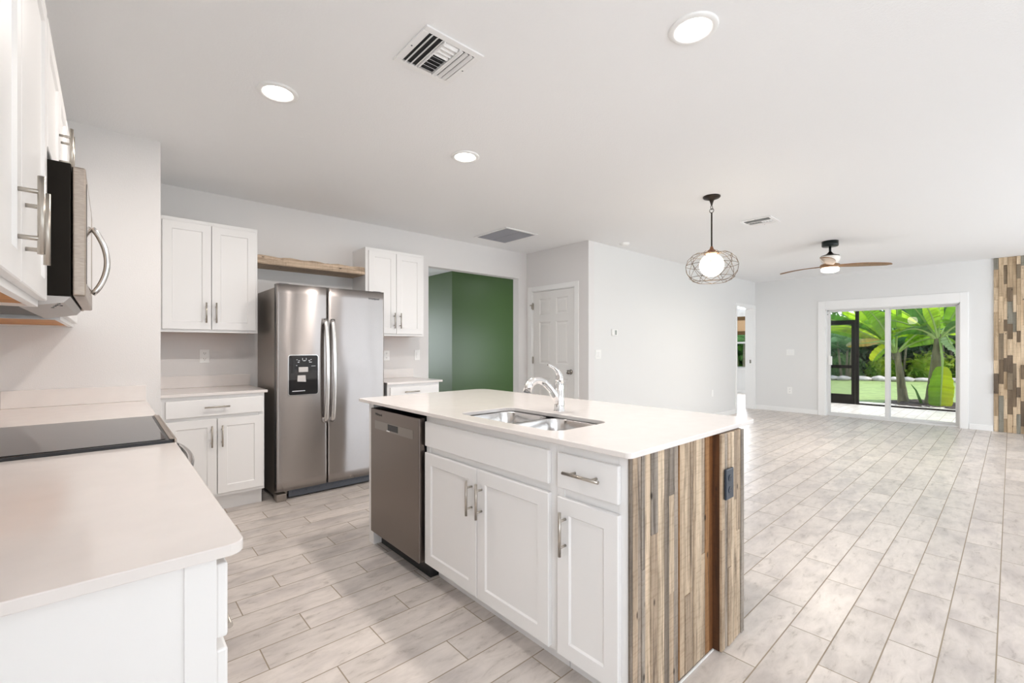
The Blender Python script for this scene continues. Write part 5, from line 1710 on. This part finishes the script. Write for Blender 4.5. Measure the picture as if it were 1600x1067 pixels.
hs = [
 ((27.0, -1.5, 1.4), (1.8, 1.6, 2.2), 'fol_a'), ((26.5, 1.0, 1.2), (1.6, 1.5, 1.9), 'fol_a'), ((26.0, 3.4, 1.3), (1.5, 1.4, 1.8), 'fol_a'),
 ((25.5, 5.8, 1.1), (1.5, 1.5, 1.35), 'fol_a'), ((25.2, 8.4, 1.5), (1.7, 1.7, 2.4), 'fol_b'), ((25.0, 11.0, 1.6), (1.7, 1.7, 2.5), 'fol_a'),
 ((24.6, 2.15, 0.35), (0.8, 0.8, 0.75), 'fol_c'), ((24.3, 3.6, 0.25), (0.7, 0.6, 0.6), 'fol_c'), ((24.6, 0.9, 0.3), (0.7, 0.7, 0.7), 'fol_b'), ((24.0, 5.0, 0.3), (0.7, 0.8, 0.75), 'fol_b'),
 ((29.5, 2.5, 2.2), (2.0, 2.2, 2.6), 'fol_b'), ((29.5, 6.6, 1.5), (2.0, 2.0, 1.6), 'fol_b'), ((29.5, -2.2, 3.2), (2.2, 2.4, 3.2), 'fol_b'), ((28.8, 10.0, 3.0), (2.2, 2.4, 3.4), 'fol_a'),
]
for i, (c_, s_, m_) in enumerate(hs):
    lab = {'fol_a': 'dense dark green shrub behind the garden rocks', 'fol_b': 'mid green leafy shrub at the back of the garden', 'fol_c': 'bright yellow-green shrub just behind the garden rocks'}[m_]
    o = shrub(c_, s_, M[m_], 300 + i, lab, 1700 if s_[0] > 1 else 700, 0.17 if s_[0] > 1 else 0.10)
    o['group'] = {'fol_a': 'dark shrubs', 'fol_b': 'mid green shrubs', 'fol_c': 'yellow-green shrubs'}[m_]

def palm(loc, h, n, L, mat, seed, label):
    rnd = random.Random(seed)
    t = thing('palm_tree', label, 'palm tree', loc, 'feathery palms behind the lawn')
    x, y, z = loc
    b = MB()
    for k_ in range(3):
        a_ = 2 * PI * k_ / 3
        b.tube([(x + 0.15 * math.cos(a_), y + 0.15 * math.sin(a_), z), (x + 0.3 * math.cos(a_), y + 0.3 * math.sin(a_), z + h)], [0.05, 0.03], 8)
    b.build('stem', M['bark'], t)
    for i in range(n):
        a_ = 2 * PI * i / n + rnd.uniform(-0.3, 0.3)
        el = rnd.uniform(0.3, 1.3)
        base = Vector((x, y, z + h * rnd.uniform(0.7, 1)))
        tip = base + Vector((math.cos(a_) * L * math.cos(el), math.sin(a_) * L * math.cos(el), L * math.sin(el) * 0.7 - 0.5))
        mid = (base + tip) / 2 + Vector((0, 0, L * 0.35))
        b = MB(); m = 22
        for j in range(2, m + 1):
            u = j / m
            p = base * (1 - u) ** 2 + mid * 2 * u * (1 - u) + tip * u * u
            tg = (mid - base) * 2 * (1 - u) + (tip - mid) * 2 * u
            tg.normalize()
            sd_ = tg.cross(Vector((0, 0, 1))).normalized()
            ll = 0.55 * math.sin(PI * min(1, u * 0.9 + 0.08)) + 0.08
            for s_ in (-1, 1):
                q_ = p + sd_ * s_ * ll + tg * ll * 0.45 - Vector((0, 0, ll * 0.35))
                wv = tg * 0.03
                b._add([tuple(p - wv), tuple(p + wv), tuple(q_)], [(0, 1, 2)])
        b.tube([tuple(base * (1 - u) ** 2 + mid * 2 * u * (1 - u) + tip * u * u) for u in [q / 8 for q in range(9)]], 0.015, 5)
        b.build('frond', mat, t)
palm((22.8, 4.6, -0.05), 1.6, 16, 2.0, M['palm_lt'], 1, 'feathery palm clump behind the screen door')
palm((24.4, 3.1, -0.05), 1.8, 16, 2.1, M['palm'], 2, 'feathery palm clump behind the left banana plant')
palm((24.8, 1.6, -0.05), 1.9, 16, 2.1, M['palm'], 3, 'dark palm clump seen between the two banana plants')
palm((25.4, -0.2, -0.05), 1.9, 14, 2.1, M['palm'], 4, 'palm clump behind the right banana plant')
palm((22.5, 8.6, -0.05), 2.0, 16, 2.2, M['palm_lt'], 5, 'palm clump seen through the bedroom window')
